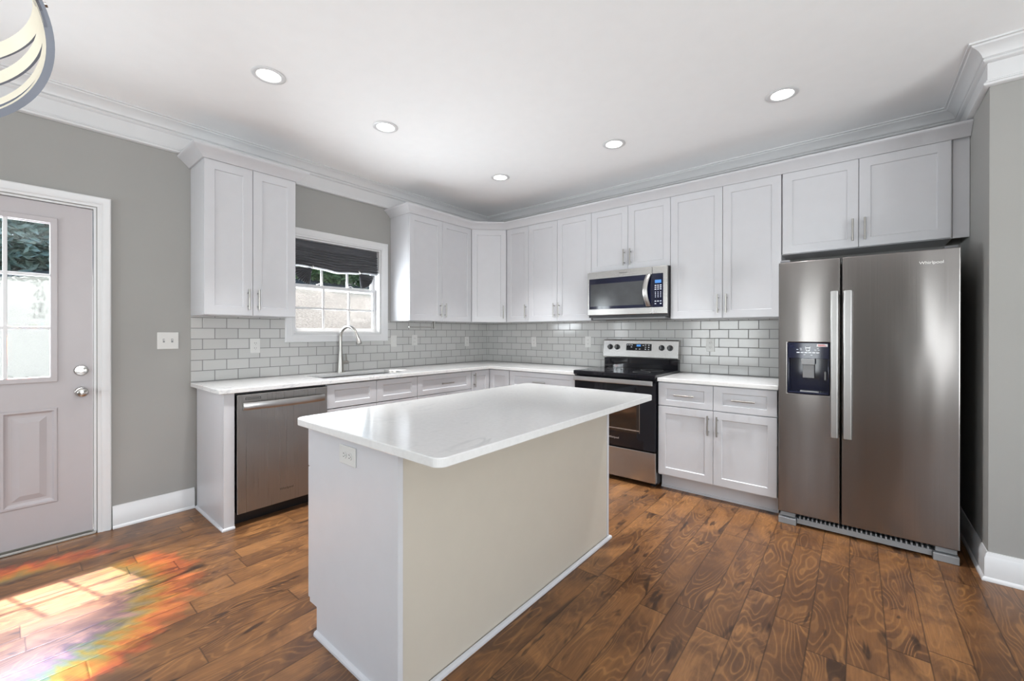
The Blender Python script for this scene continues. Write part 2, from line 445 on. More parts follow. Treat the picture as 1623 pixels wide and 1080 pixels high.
# ------------------------------------------------------------------ room shell
CH = 2.767
YF, XE = -7.0, 7.0
XW, YW = 4.286, -.78
mb = MB(); mb.slab([-.15, XE+.15], [YF-.15, .15], lambda a, b: True, 'c', -.12, 0)
structure(mb.build('floor', MT['floor']), 'hand scraped brown hardwood plank floor', 'floor')
mb = MB(); mb.box(-.15, XE+.15, YF-.15, .15, CH, CH+.15)
structure(mb.build('ceiling', MT['ceil']), 'flat white painted ceiling with recessed lights', 'ceiling')
DY0, DY1, DZ = -4.55, -3.628, 2.072          # door opening
KY0, KY1, KZ0, KZ1 = -2.425, -1.578, 1.268, 2.112  # kitchen window opening
mb = MB()
mb.slab([YF-.15, DY0, DY1, KY0, KY1, .15], [-.1, 0, KZ0, DZ, KZ1, 3.0],
        lambda a, c: not (DY0 < a < DY1 and 0 < c < DZ) and not (KY0 < a < KY1 and KZ0 < c < KZ1), 'a', -.14, 0)
mb2 = MB()
for v, f in [(mb.v, mb.f)]:
    # slab('a') gives (d, u, v) = (x, y, z)
    mb2.v = v; mb2.f = f
structure(mb2.build('wall_left', MT['wall']), 'grey painted wall with the door and the kitchen window', 'wall')
mb = MB(); mb.box(0, XW, 0, .15, 0, CH); structure(mb.build('wall_back', MT['wall']), 'grey painted wall behind the range', 'wall')
mb = MB(); mb.box(XW, XE+.15, YW, .15, 0, CH); structure(mb.build('wall_right', MT['wall']), 'greige wall return beside the refrigerator', 'wall')
mb = MB()
us = [0]+[q for w_ in WINS for q in w_]+[XE]
mb.slab(us, [0, .35, 2.3, CH], lambda a, c: not (.35 < c < 2.3 and any(q[0] < a < q[1] for q in WINS)), 'b', YF-.14, YF)
structure(mb.build('wall_front', MT['wall']), 'grey wall with assumed windows at the dining end', 'wall')
mb = MB()
mb.slab([YF-.15, -4.75, -2.45, YW], [0, .35, 2.3, CH], lambda a, c: not (.35 < c < 2.3 and -4.75 < a < -2.45), 'a', XE, XE+.14)
structure(mb.build('wall_side', MT['wall']), 'grey wall with one assumed wide window at the dining end', 'wall')

# assumed dining-end windows, unseen behind the camera, placed for room light and fridge streaks
def plain_window(name, fr, a0, a1, c0, c1, label):
    r = bpy.data.objects.new(name, None); COL.objects.link(r); r.location = fr.P((a0+a1)/2, -.05, c0); WPOS[r.name] = r.location.copy()
    structure(r, label, 'window')
    m = MB(fr); w = min(.06, (a1-a0)*.16)
    m.slab([a0, a0+w, (a0+a1)/2-.02, (a0+a1)/2+.02, a1-w, a1], [c0, c0+w, (c0+c1)/2-.02, (c0+c1)/2+.02, c1-w, c1],
           lambda a, c: a < a0+w or a > a1-w or c < c0+w or c > c1-w or abs(a-(a0+a1)/2) < .02 or abs(c-(c0+c1)/2) < .02, 'b', -.1, -.04)
    m.build('window_frame', MT['trim'], r)
    m = MB(fr); m.box(a0+w*.5, a1-w*.5, -.075, -.07, c0+w*.5, c1-w*.5); m.build('glass_pane', MT['glass'], r)
    m = MB(fr); k = .07
    m.slab([a0-k, a0, a1, a1+k], [c0-k, c0, c1, c1+k], lambda a, c: not (a0 < a < a1 and c0 < c < c1), 'b', 0.0005, .018)
    m.build('window_casing', MT['trim'], r, bevel=.003)
FRONT = FR((0, YF, 0), (1, 0, 0), (0, 1, 0)); SIDE = FR((XE, 0, 0), (0, 1, 0), (-1, 0, 0))
for i_, (w0, w1) in enumerate(WINS):
    plain_window('window_%d' % (i_+2), FRONT, w0, w1, .35, 2.3, ('assumed wide window, added for light, at the dining end nearest the outside door', 'narrow window added for the refrigerator streaks at the dining end, nearer the outside door', 'narrow window added for the refrigerator streaks at the dining end, further from the outside door', 'assumed wide window, added for light, at the dining end furthest from the outside door')[i_])
plain_window('window_6', SIDE, -4.75, -2.45, .35, 2.3, 'assumed wide window, added for light, in the side wall of the dining end')

# ceiling crown: bead, frieze, cove
cp = [(0, 2.552), (.014, 2.552), (.024, 2.558), (.024, 2.568), (.015, 2.576), (.015, 2.582), (.009, 2.586), (.009, 2.672), (.020, 2.676), (.026, 2.684), (.026, 2.690), (.020, 2.694),
      (.030, 2.700), (.034, 2.712), (.044, 2.728), (.060, 2.742), (.072, 2.748), (.076, 2.756), (.086, 2.758), (.086, 2.7668), (0, 2.7668)]
mb = MB(); mb.sweep([(0.0006, YF), (0.0006, -.0006), (XW-.0006, -.0006), (XW-.0006, YW-.0006), (XE, YW-.0006)], cp, side=-1)
structure(mb.build('trim_1', MT['trim'], smooth=True), 'white stepped crown moulding around the ceiling', 'crown moulding')
bp_ = [(0, 0.0005), (.026, .0005), (.026, .008), (.023, .015), (.015, .020), (.015, .118), (.011, .124), (.011, .132), (.006, .140), (.006, .146), (0, .146)]
def baseboard(name, path, side, label):
    m = MB(); m.sweep(path, bp_, side); structure(m.build(name, MT['trim'], smooth=True), label, 'baseboard')
baseboard('baseboard_left', [(.0006, -3.556), (.0006, -3.122)], -1, 'white baseboard between the door and the counter end panel')
baseboard('baseboard_right', [(XW-.0006, -.0006), (XW-.0006, YW-.0006), (XE, YW-.0006)], -1, 'white baseboard around the wall beside the refrigerator')
baseboard('baseboard_front', [(.0006, DY0-.075), (.0006, YF+.0006), (XE-.0006, YF+.0006), (XE-.0006, YW-.03)], 1, 'white baseboard around the dining end')

# ------------------------------------------------------------------ door_1
dr = bpy.data.objects.new('door_1', None); COL.objects.link(dr); dr.location = (-.03, (DY0+DY1)/2, 0); WPOS['door_1'] = dr.location.copy()
structure(dr, 'white half glazed exterior door with nine panes and raised panels', 'door')
# casing (stepped profile)
def casing(m, y0, y1, z0, z1, w, bottom=False, t=.018):
    pr = [(0, .006), (.0, .010), (.012, .012), (.018, .016), (.030, .014), (.044, .018), (w-.006, .022), (w, .018), (w, .0006), (0, .0006)]
    # ring sweep in the wall plane, mitred
    if bottom: loop = [(y0, z0), (y0, z1), (y1, z1), (y1, z0)]; closed = True
    else: loop = [(y0, z0), (y0, z1), (y1, z1), (y1, z0)]; closed = False
    V = []; n = len(loop); k = len(pr)
    for i, (y, z) in enumerate(loop):
        sy = -1 if y == y0 else 1; sz = 1 if z == z1 else (-1 if closed else 0)
        for o, b in pr: V.append(Vector((b, y+sy*o, z+sz*o)))
    Fc = []
    for i in range(n if closed else n-1):
        j = (i+1) % n
        for q in range(k):
            r = (q+1) % k; Fc.append((i*k+q, i*k+r, j*k+r, j*k+q))
    if not closed: Fc += [tuple(range(k))[::-1], tuple(range((n-1)*k, n*k))]
    m.add(V, Fc, raw=True)
m = MB(); casing(m, DY0-.004, DY1+.004, .0006, DZ+.004, .062); m.build('door_casing', MT['trim'], dr, smooth=True)
m = MB(); m.box(-.14, 0, DY0+.0005, DY0+.012, .012, DZ); m.box(-.14, 0, DY1-.012, DY1-.0005, .012, DZ); m.box(-.14, 0, DY0+.012, DY1-.012, DZ-.012, DZ-.0005)
m.build('door_jamb', MT['trim'], dr)
m = MB(); m.box(-.14, .012, DY0+.001, DY1-.001, .0005, .016); m.build('threshold', MT['nickel'], dr, bevel=.003)
sy0, sy1 = DY0+.015, DY1-.016; sz0, sz1 = .024, DZ-.016
ly0, ly1, lz0, lz1 = -4.385, -3.793, .978, 1.968
def raised(m, y0, y1, z0, z1, x):
    # moulded ring then bevelled raised field on the slab face
    for (o, b) in ((0, .004),):
        pass
    rings = [(0, 0), (.006, .005), (.016, .005), (.024, -.004), (.032, -.006), (.045, -.006), (.075, .003), (.078, .003)]
    V = []; Fc = []
    for o, b in rings: V += [Vector((x+b, y0+o, z0+o)), Vector((x+b, y1-o, z0+o)), Vector((x+b, y1-o, z1-o)), Vector((x+b, y0+o, z1-o))]
    for i in range(len(rings)-1):
        for k in range(4): q = (k+1) % 4; Fc.append((i*4+k, i*4+q, i*4+4+q, i*4+4+k))
    l = (len(rings)-1)*4; Fc.append((l, l+1, l+2, l+3))
    m.add(V, Fc, raw=True)
DX = -.012
m = MB()
pY = [(-4.395, -4.168), (-4.020, -3.793)]
us = sorted([sy0, ly0+.02, ly1-.02, sy1, pY[0][0], pY[0][1], pY[1][0], pY[1][1]])
vs = sorted([sz0, .248, .822, lz0+.02, lz1-.02, sz1])
m.slab(us, vs, lambda a, c: not (ly0+.02 < a < ly1-.02 and lz0+.02 < c < lz1-.02) and not (.248 < c < .822 and any(p[0] < a < p[1] for p in pY)), 'a', DX-.042, DX)
for p in pY: raised(m, p[0], p[1], .248, .822, DX); m.box(DX-.042, DX-.02, p[0], p[1], .248, .822)
m.build('door_slab', MT['door'], dr)
m = MB()
for x0, x1 in ((DX, DX+.012), (DX-.054, DX-.042)):
    m.slab([ly0, ly0+.032, ly1-.032, ly1], [lz0, lz0+.032, lz1-.032, lz1], lambda a, c: not (ly0+.032 < a < ly1-.032 and lz0+.032 < c < lz1-.032), 'a', x0, x1)
m.build('glazing_frame', MT['door'], dr, bevel=.004)
m = MB()
gy0, gy1, gz0, gz1 = ly0+.03, ly1-.03, lz0+.03, lz1-.03
hy = [-4.181, -3.997]
for yv in hy: m.box(DX-.012, DX+.006, yv-.009, yv+.009, gz0, gz1)
for zv in (1.304, 1.620): m.box(DX-.0115, DX+.0055, gy0, gy1, zv-.009, zv+.009)
m.build('muntin_grid', MT['trim'], dr, bevel=.003)
m = MB(); m.box(DX-.022, DX-.018, ly0+.022, ly1-.022, lz0+.022, lz1-.022); m.build('glass_pane', MT['glass'], dr)
m = MB(); m.lathe((DX, -3.695, .905), (1, 0, 0), [(.031, .0005), (.031, .004), (.026, .010), (.011, .012), (.010, .030), (.018, .036), (.027, .046), (.028, .056), (.023, .066), (.010, .070), (0, .070)], 28)
m.build('door_knob', MT['chrome'], dr, smooth=True)
m = MB(); m.lathe((DX, -3.695, 1.040), (1, 0, 0), [(.033, .0005), (.033, .005), (.028, .011), (.010, .013), (.010, .018), (0, .018)], 28)
m.box(DX+.012, DX+.026, -3.715, -3.675, 1.035, 1.045)
m.build('deadbolt', MT['chrome'], dr, smooth=True)

# ------------------------------------------------------------------ kitchen window
wr = bpy.data.objects.new('window_1', None); COL.objects.link(wr); wr.location = (-.07, (KY0+KY1)/2, KZ0); WPOS['window_1'] = wr.location.copy()
structure(wr, 'white double hung kitchen window above the sink', 'window')
m = MB(); casing(m, KY0-.002, KY1+.002, KZ0-.002, KZ1+.002, .072, bottom=True); m.build('window_casing', MT['trim'], wr, smooth=True)
m = MB(); t_ = .014
m.slab([KY0+.0005, KY0+t_, KY1-t_, KY1-.0005], [KZ0+.0005, KZ0+t_, KZ1-t_, KZ1-.0005], lambda a, c: not (KY0+t_ < a < KY1-t_ and KZ0+t_ < c < KZ1-t_), 'a', -.139, -.001)
m.build('window_jamb', MT['trim'], wr)
def sash(nm, x0, x1, y0, y1, z0, z1, w, wb, cols, rows, zt=None):
    m = MB(); m.slab([y0, y0+w, y1-w, y1], [z0, z0+wb, z1-w, z1], lambda a, c: not (y0+w < a < y1-w and z0+wb < c < z1-w), 'a', x0, x1)
    sr = m.build(nm, MT['trim'], wr, bevel=.003)
    m = MB(); xm = (x0+x1)/2
    for i in range(1, cols): yv = y0+w+(y1-y0-2*w)*i/cols; m.box(xm-.007, xm+.007, yv-.009, yv+.009, z0+wb-.005, z1-w+.005)
    for i in range(1, rows): zv = z0+wb+(z1-w-z0-wb)*i/rows; m.box(xm-.0068, xm+.0068, y0+w-.005, y1-w+.005, zv-.009, zv+.009)
    m.build('muntin_grid', MT['trim'], sr)
    m = MB(); m.box(xm-.002, xm+.002, y0+w-.008, y1-w+.008, z0+wb-.008, z1-w+.008); m.build('glass_pane', MT['glass'], sr)
a0, a1 = KY0+t_+.001, KY1-t_-.001
sash('lower_sash', -.095, -.068, a0, a1, KZ0+t_+.001, 1.712, .032, .035, 3, 2)
sash('upper_sash', -.128, -.101, a0, a1, 1.672, KZ1-t_-.001, .032, .032, 3, 2)
m = MB()
for yy in (-2.16, -1.86): m.tube([(-.082, yy+k, 1.7125+max(0, .016*math.cos(k/.03*pi/2))) for k in (-.03, -.02, -.01, 0, .01, .02, .03)], .005, 8)
m.build('sash_lock', MT['trim'], wr, smooth=True)
# roman shade
sh = thing('roman_shade', 'charcoal fabric roman shade with tied tails in the kitchen window', 'window shade', (-.04, (a0+a1)/2, 1.86))
m = MB(); ny, nz = 60, 40; V = []; Fc = []
ya, yb = KY0+.019, KY1-.016
for j in range(nz+1):
    for i in range(ny+1):
        u = i/ny; y = ya+(yb-ya)*u; w = j/nz
        zb = 1.862-.024*max(0, math.sin(pi*min(1, max(0, (u-.2)/.6))))+.003*math.sin(u*23)
        z = 2.094+(zb-2.094)*w
        fold = 0 if w < .2 else abs(math.sin((w-.2)*pi*8/.8))**.7*.016*(0.7+.5*w)
        x = -.045+fold+.006*math.sin(u*9+w*5)*w-(.0 if w < .97 else .012)
        V.append(Vector((x, y, z)))
for j in range(nz):
    for i in range(ny):
        k = j*(ny+1)+i; Fc.append((k, k+1, k+ny+2, k+ny+1))
m.add(V, Fc, raw=True)
o = m.build('shade_fabric', MT['fabric'], sh, smooth=True); o.data.shade_smooth()
md = o.modifiers.new('solid', 'SOLIDIFY'); md.thickness = .002
for yp, sgn in ((-1.792, 1), (-2.248, -1)):
    m = MB(); V = []; Fc = []; n = 22; rr = 5
    for i in range(n+1):
        th = -pi*.02-i/n*pi*.44
        for k in range(rr+1):
            q = k/rr; r = .012+q*(.150 if i/n < .5 else .150-.02*(i/n-.5))
            V.append(Vector((-.040+(.011 if i % 2 else -.008)*q, yp+sgn*math.cos(th)*r*.97, 1.862+math.sin(th)*r)))
    for i in range(n):
        for k in range(rr): a = i*(rr+1)+k; Fc.append((a, a+1, a+rr+2, a+rr+1))
    m.add(V, Fc, raw=True); o = m.build('pleated_tail', MT['fabric'], sh); md = o.modifiers.new('solid', 'SOLIDIFY'); md.thickness = .0015
    m = MB(); m.tube([(-.036, yp-.005*sgn, 1.880), (-.024, yp, 1.868), (-.026, yp+.012*sgn, 1.858)], .006, 8); m.build('tie', MT['plate'], sh, smooth=True)
m = MB(); m.box(-.062, -.046, ya+.001, yb-.001, 2.072, 2.096); m.build('headrail', MT['fabric'], sh)

# ------------------------------------------------------------------ cabinets
def pull(fr, a, b, c, parent, vertical=True, L=.150):
    """bar pull with two posts"""
    m = MB(fr); off = .032
    if vertical:
        m.tube([(a, b+off, c-L/2), (a, b+off, c+L/2)], .006, 12)
        for k in (-.048, .048): m.tube([(a, b+.0003, c+k), (a, b+off, c+k)], .0045, 8)
    else:
        m.tube([(a-L/2, b+off, c), (a+L/2, b+off, c)], .006, 12)
        for k in (-.048, .048): m.tube([(a+k, b+.0003, c), (a+k, b+off, c)], .0045, 8)
    return m.build('handle', MT['nickel'], parent, smooth=True)
UB, UT, UD = 1.3994, 2.466, .323
CABT = 2.532
G = .0016
def upper(label, fr, a0, a1, c0, doors, poly=None, depth=UD):
    r = thing('wall_cabinet', label, 'cabinet', fr.P((a0+a1)/2, .16, c0), 'white shaker wall cabinets')
    m = MB(fr); m.box(a0+.0006, a1-.0006, .001, depth-.020, c0, CABT); m.build('carcass', MT['cab'], r)
    for (d0, d1, hs) in doors:
        m = MB(fr); m.shaker(d0+G, d1-G, depth-.0195, depth, c0+.003, UT)
        d = m.build('door', MT['cab'], r, bevel=.0015)
        if hs: pull(fr, (d1-.032) if hs == 'r' else (d0+.032), depth, c0+.118, d)
    return r
cA = upper('white two-door wall cabinet hanging alone, between the back door and the window', LEFT, -3.1426, -2.5448, UB, [(-3.1426, -2.846, 'r'), (-2.846, -2.5448, 'l')])
crp = [(0, 2.466), (.010, 2.466), (.014, 2.474), (.060, 2.518), (.068, 2.522), (.072, 2.526), (.076, 2.532), (.076, 2.540), (0, 2.540)]
m = MB(); m.sweep([(.001, -3.1430), (UD+.0004, -3.1430), (UD+.0004, -2.5444), (.001, -2.5444)], crp, side=-1)
m.build('crown_moulding', MT['cab'], cA, smooth=True)
upper('white two-door wall cabinet immediately to the side of the window towards the corner', LEFT, -1.4625, -.6052, UB, [(-1.4625, -1.040, 'r'), (-1.040, -.6052, 'l')])
# diagonal corner cabinet
DG = .6112
p0 = Vector((UD, -.6052, 0)); p1 = Vector((DG, -UD, 0)); du = (p1-p0).normalized(); dn = Vector((du.y, -du.x, 0)); dl = (p1-p0).length
DIAG = FR(p0, du, dn)
r = thing('wall_cabinet', 'white single-door wall cabinet set diagonally across the room corner', 'cabinet', (.25, -.25, UB), 'white shaker wall cabinets')
m = MB(); q0 = p0-dn*.020; q1 = p1-dn*.020
m.prism([(.001, -.001), (.001, -.6046), (UD-.021, -.6046), (q0.x+.001, q0.y+.002), (q1.x-.002, q1.y-.001), (DG-.0006, -UD+.021), (DG-.0006, -.001)], 'c', UB, CABT)
m.build('carcass', MT['cab'], r)
m = MB(DIAG); m.shaker(.004, dl-.004, -.0195, -.0005, UB+.003, UT); d = m.build('door', MT['cab'], r, bevel=.0015)
pull(DIAG, dl-.036, 0, UB+.118, d)
upper('narrow white single-door wall cabinet next to the diagonal corner cabinet', BACK, .6112, .9319, UB, [(.6112+.004, .9319, 'r')])
upper('white two-door wall cabinet just left of the microwave', BACK, .9319, 1.7145, UB, [(.9319, 1.312, 'r'), (1.312, 1.7145, 'l')])
upper('short white two-door wall cabinet above the microwave', BACK, 1.7145, 2.4929, 1.866, [(1.7145, 2.098, 'r'), (2.098, 2.4929, 'l')])
upper('tall white two-door wall cabinet between the microwave and the refrigerator', BACK, 2.4929, 3.3162, UB, [(2.4929, 2.9115, 'r'), (2.9115, 3.3162, 'l')])
cH = upper('short wide white two-door wall cabinet above the refrigerator', BACK, 3.3162, 4.212, 1.864, [(3.3225, 3.764, 'r'), (3.764, 4.206, 'l')])
m = MB(BACK); m.box(4.2128, 4.284, .285, .306, 1.864, CABT); m.build('filler_strip', MT['cab'], cH)
m = MB(); m.sweep([(.001, -1.4629), (UD+.0004, -1.4629), (UD+.0004, -.6052-.0004), (DG+.0004, -UD-.0004), (4.2845, -UD-.0004)], crp, side=-1)
tag(m.build('cabinet_crown', MT['cab'], smooth=True), 'long white angled crown strip along the top of the joined wall cabinets', 'crown moulding')

FD, CT = .613, .9138
CB = CT-.030
def base(label, fr, a0, a1, fronts, kick=True, hollow=False):
    r = thing('base_cabinet', label, 'cabinet', fr.P((a0+a1)/2, .3, 0), 'white shaker base cabinets')
    m = MB(fr)
    if hollow:
        m.slab([a0+.0006, a0+.018, a1-.018, a1-.0006], [.118, .136, CB-.0006], lambda a, c: not (a0+.018 < a < a1-.018 and c > .136), 'b', .010, FD-.020)
    else: m.box(a0+.0006, a1-.0006, .010, FD-.020, .118, CB-.0006)
    m.build('carcass', MT['cab'], r)
    if kick: m = MB(fr); m.box(a0+.0006, a1-.0006, .010, .525, .0005, .1175); m.box(a0+.0006, a1-.0006, .5252, .536, .0005, .016); m.build('toe_kick', MT['cab'], r)
    for f in fronts:
        kind, d0, d1, c0, c1, h = f
        m = MB(fr); dr_ = kind == 'drawer'
        m.shaker(d0+G, d1-G, FD-.0195, FD, c0+G, c1-G, .058 if not dr_ else .062, .058 if not dr_ else .045)
        d = m.build('drawer_front' if dr_ else 'door', MT['cab'], r, bevel=.0015)
        if h == 'h': pull(fr, (d0+d1)/2, FD, (c0+c1)/2, d, False)
        elif h: pull(fr, d1-.032 if h == 'r' else d0+.032, FD, c1-.110, d)
    return r
DZ0, DZ1, CZ0 = .690, .876, .128
base('white sink base cabinet with two plain false drawer fronts, beside the dishwasher', LEFT, -2.440, -1.590,
     [('drawer', -2.440, -2.012, DZ0, DZ1, None), ('drawer', -2.012, -1.590, DZ0, DZ1, None), ('door', -2.440, -2.012, CZ0, DZ0-.004, 'r'), ('door', -2.012, -1.590, CZ0, DZ0-.004, 'l')], hollow=True)
base('white base cabinet with one drawer, between the sink base and the corner cabinet', LEFT, -1.589, -.893,
     [('drawer', -1.589, -.893, DZ0, DZ1, 'h'), ('door', -1.589, -1.241, CZ0, DZ0-.004, 'r'), ('door', -1.241, -.893, CZ0, DZ0-.004, 'l')])
# corner base with folding doors
r = thing('base_cabinet', 'white corner base cabinet with a folding door in the angle of the counter', 'cabinet', (.3, -.3, 0), 'white shaker base cabinets')
m = MB(); m.prism([(.010, -.010), (.010, -.8915), (FD-.020, -.8915), (FD-.020, -FD+.020), (.8965, -FD+.020), (.8965, -.010)], 'c', .118, CB-.0006); m.build('carcass', MT['cab'], r)
m = MB(); m.prism([(.010, -.010), (.010, -.8915), (.525, -.8915), (.525, -.525), (.8965, -.525), (.8965, -.010)], 'c', .0005, .1175); m.build('toe_kick', MT['cab'], r)
m = MB(LEFT); m.shaker(-.889, -FD-.003, FD-.0195, FD, CZ0, DZ1-G, .058); d = m.build('door', MT['cab'], r, bevel=.0015); pull(LEFT, -.857, FD, DZ1-.095, d)
m = MB(BACK); m.shaker(FD+.003, .894, FD-.0195, FD, CZ0, DZ1-G, .058); d = m.build('door', MT['cab'], r, bevel=.0015)
base('white base cabinet with one wide drawer, left of the range', BACK, .898, 1.7145,
     [('drawer', .901, 1.712, DZ0, DZ1, 'h'), ('door', .901, 1.306, CZ0, DZ0-.004, 'r'), ('door', 1.306, 1.712, CZ0, DZ0-.004, 'l')])
base('white base cabinet with two drawers over two doors, between range and refrigerator', BACK, 2.4945, 3.330,
     [('drawer', 2.4945, 2.914, DZ0, DZ1, 'h'), ('drawer', 2.914, 3.330, DZ0, DZ1, 'h'), ('door', 2.4945, 2.914, CZ0, DZ0-.004, 'r'), ('door', 2.914, 3.330, CZ0, DZ0-.004, 'l')])
# end panel by the dishwasher
r = thing('end_panel', 'white counter end panel with a wide stile, beside the dishwasher', 'cabinet panel', (.3, -3.09, 0))
m = MB(); m.box(.0012, FD-.02, -3.112, -3.090, .0005, CB-.0006); m.box(.001, FD, -3.1125, -3.0525, .0005, CB-.0006)
m.v = []; m.f = []
m.box(.0272, FD-.0205, -3.112, -3.092, .0005, CB-.0006); m.build('side_panel', MT['cab'], r)
m = MB(); m.box(FD-.020, FD, -3.112, -3.0515, .0005, CB-.0006); m.build('stile', MT['cab'], r, bevel=.0015)
m = MB(); m.sweep([(.028, -3.1124), (FD+.0004, -3.1124), (FD+.0004, -3.0515)], [(0, .0005), (.012, .0005), (.012, .008), (.008, .014), (0, .018)], -1); m.build('shoe_moulding', MT['cab'], r)

# ------------------------------------------------------------------ worktops
SX0, SX1, SY0, SY1 = .135, .485, -2.395, -1.628
m = MB()
m.slab([.0085, SX0, SX1, .635, 1.7135], [-3.146, SY0, SY1, -.635, -.0085],
       lambda a, b: (a < .635 or b > -.635) and not (SX0 < a < SX1 and SY0 < b < SY1), 'c', CB, CT)
tag(m.build('worktop', MT['quartz'], bevel=.003), 'L-shaped white quartz worktop running past the sink into the corner', 'worktop')
m = MB(BACK); m.box(2.4935, 3.338, .0085, .635, CB, CT)
tag(m.build('worktop', MT['quartz'], bevel=.003), 'short white quartz worktop between the range and the refrigerator', 'worktop')
# sink
r = thing('sink', 'undermount stainless sink basin set in the worktop below the window', 'sink', ((SX0+SX1)/2, (SY0+SY1)/2, .70))
m = MB()
x0, x1, y0, y1 = SX0-.004, SX1+.004, SY0-.004, SY1+.004
V = []; Fc = []
for (o, z) in ((-.012, CB-.003), (0, CB-.003), (.004, .72), (.03, .700)): V += [Vector((x0+o, y0+o, z)), Vector((x1-o, y0+o, z)), Vector((x1-o, y1-o, z)), Vector((x0+o, y1-o, z))]
for i in range(3):
    for k in range(4): q = (k+1) % 4; Fc.append((i*4+k, i*4+q, i*4+4+q, i*4+4+k))
Fc.append((12, 13, 14, 15)); m.add(V, Fc, raw=True)
o = m.build('basin', MT['sinksteel'], r); md = o.modifiers.new('solid', 'SOLIDIFY'); md.thickness = .0015; md.offset = 1
m = MB(); m.lathe(((SX0+SX1)/2, (SY0+SY1)/2, .7025), (0, 0, 1), [(.045, 0), (.045, .004), (.035, .005), (.03, .001), (0, .001)], 24); m.build('drain', MT['chrome'], r, smooth=True)
# faucet
r = thing('faucet', 'brushed nickel gooseneck pull-down faucet behind the sink', 'faucet', (.078, -2.045, CT))
m = MB(); fx, fy = .078, -2.045
m.lathe((fx, fy, CT), (0, 0, 1), [(.030, .0003), (.030, .012), (.027, .05), (.024, .10), (.0175, .17), (.0145, .21)], 24); m.build('faucet_body', MT['nickel'], r, smooth=True)
hd = Vector((.968, .25)).normalized(); rad = .098
pts = [(fx, fy, CT+.20), (fx, fy, 1.20)]+[(fx+hd.x*(rad-rad*math.cos(t*pi/18)), fy+hd.y*(rad-rad*math.cos(t*pi/18)), 1.235+rad*math.sin(t*pi/18)) for t in range(0, 17)]
m = MB(); m.tube(pts, .0135, 16); m.build('spout', MT['nickel'], r, smooth=True)
e = Vector(pts[-1]); d = (e-Vector(pts[-2])).normalized()
m = MB(); m.lathe(tuple(e), tuple(d), [(.0145, -.004), (.0155, .02), (.017, .03), (.022, .075), (.0235, .095), (.021, .101), (0, .101)], 20); m.build('spray_head', MT['nickel'], r, smooth=True)
m = MB(); m.tube([(fx, fy+.01, 1.003), (fx, fy+.066, 1.003)], [.013, .015], 16); m.tube([(fx, fy+.066, 1.003), (fx, fy+.0745, 1.003)], .0125, 16)
m.tube([(fx+.002, fy+.058, 1.010), (fx+.010, fy+.052, 1.05), (fx+.016, fy+.044, 1.085)], [.006, .0055, .005], 10)
m.build('lever', MT['nickel'], r, smooth=True)

# ------------------------------------------------------------------ backsplash
m = MB(); m.slab([-3.1426, -2.4985, -1.5045, -.0085], [CT+.0003, 1.1935, UB-.0005], lambda a, c: not (-2.4985 < a < -1.5045 and c > 1.1935), 'a', .0005, .008)
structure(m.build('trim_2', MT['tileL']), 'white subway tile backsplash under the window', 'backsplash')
m = MB(BACK); m.box(.0006, 3.338, .0005, .008, CT+.0003, UB-.0005)
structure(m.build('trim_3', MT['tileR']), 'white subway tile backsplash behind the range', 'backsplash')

# outlets and switches
def outlet(label, fr, a, c, b=.0083, kind='outlet', w=.072, h=.117, rot=False):
    nm = {'outlet': 'wall_outlet', 'switch': 'light_switch', 'rocker': 'light_switch'}[kind]
    r = thing(nm, label, 'outlet' if kind == 'outlet' else 'light switch', fr.P(a, b, c))
    if rot: w, h = h, w
    m = MB(fr); m.box(a-w/2, a+w/2, b, b+.005, c-h/2, c+h/2); m.build('cover_plate', MT['plate'], r, bevel=.002)
    if kind == 'outlet':
        for k in (-.020, .020):
            m = MB(fr)
            aa, cc = (a+k, c) if rot else (a, c+k)
            poly = [(aa+.0165*math.cos(t*pi/8), cc+.0165*math.sin(t*pi/8)*.9) for t in range(16)]
            m.prism(poly, 'b', b+.0051, b+.0075); rc = m.build('receptacle', MT['plate'], r)
            m = MB(fr)
            for s_ in (-.006, .006):
                if rot: m.box(aa-.0045, aa+.0045, b+.0076, b+.0079, cc+s_-.0011, cc+s_+.0011)
                else: m.box(aa+s_-.0011, aa+s_+.0011, b+.0076, b+.0079, cc-.0025, cc+.0065)
            if rot: m.box(aa+.008, aa+.011, b+.0076, b+.0079, cc-.002, cc+.002)
            else: m.box(aa-.002, aa+.002, b+.0076, b+.0079, cc-.011, cc-.008)
            m.build('slot', MT['slot'], rc)
    elif kind == 'switch':
        for k in ((-.023, .023) if w > .1 else (0,)):
            m = MB(fr); m.box(a+k-.0055, a+k+.0055, b+.0051, b+.0057, c-.013, c+.013); m.build('toggle_shade', MT['grey'], r); m = MB(fr); m.box(a+k-.0035, a+k+.0035, b+.0057, b+.015, c+.001, c+.009); m.build('toggle', MT['plate'], r, bevel=.001)  # grey surround painted as the shadow around each toggle
    else:
        m = MB(fr); m.box(a-.0165, a+.0165, b+.0051, b+.0075, c-.033, c+.033); m.build('rocker', MT['plate'], r, bevel=.001)
    return r
outlet('white double toggle light switch on the grey wall beside the door', LEFT, -3.272, 1.220, .0006, 'switch', .118, .118)
outlet('white outlet on the tiles under the lone wall cabinet', LEFT, -2.725, 1.172)
outlet('white rocker switch on the tiles at the side of the kitchen window', LEFT, -1.43, 1.190, kind='rocker')
outlet('white outlet on the tiles beneath the paper towel holder', LEFT, -1.165, 1.198)
outlet('white outlet on the tiles of the window wall nearest the corner', LEFT, -.375, 1.172)
outlet('white outlet on the range wall tiles nearest the corner', BACK, .775, 1.172)
outlet('white outlet on the tiles just left of the range', BACK, 1.505, 1.182)
outlet('white outlet on the tiles between the range and the refrigerator', BACK, 2.74, 1.170)

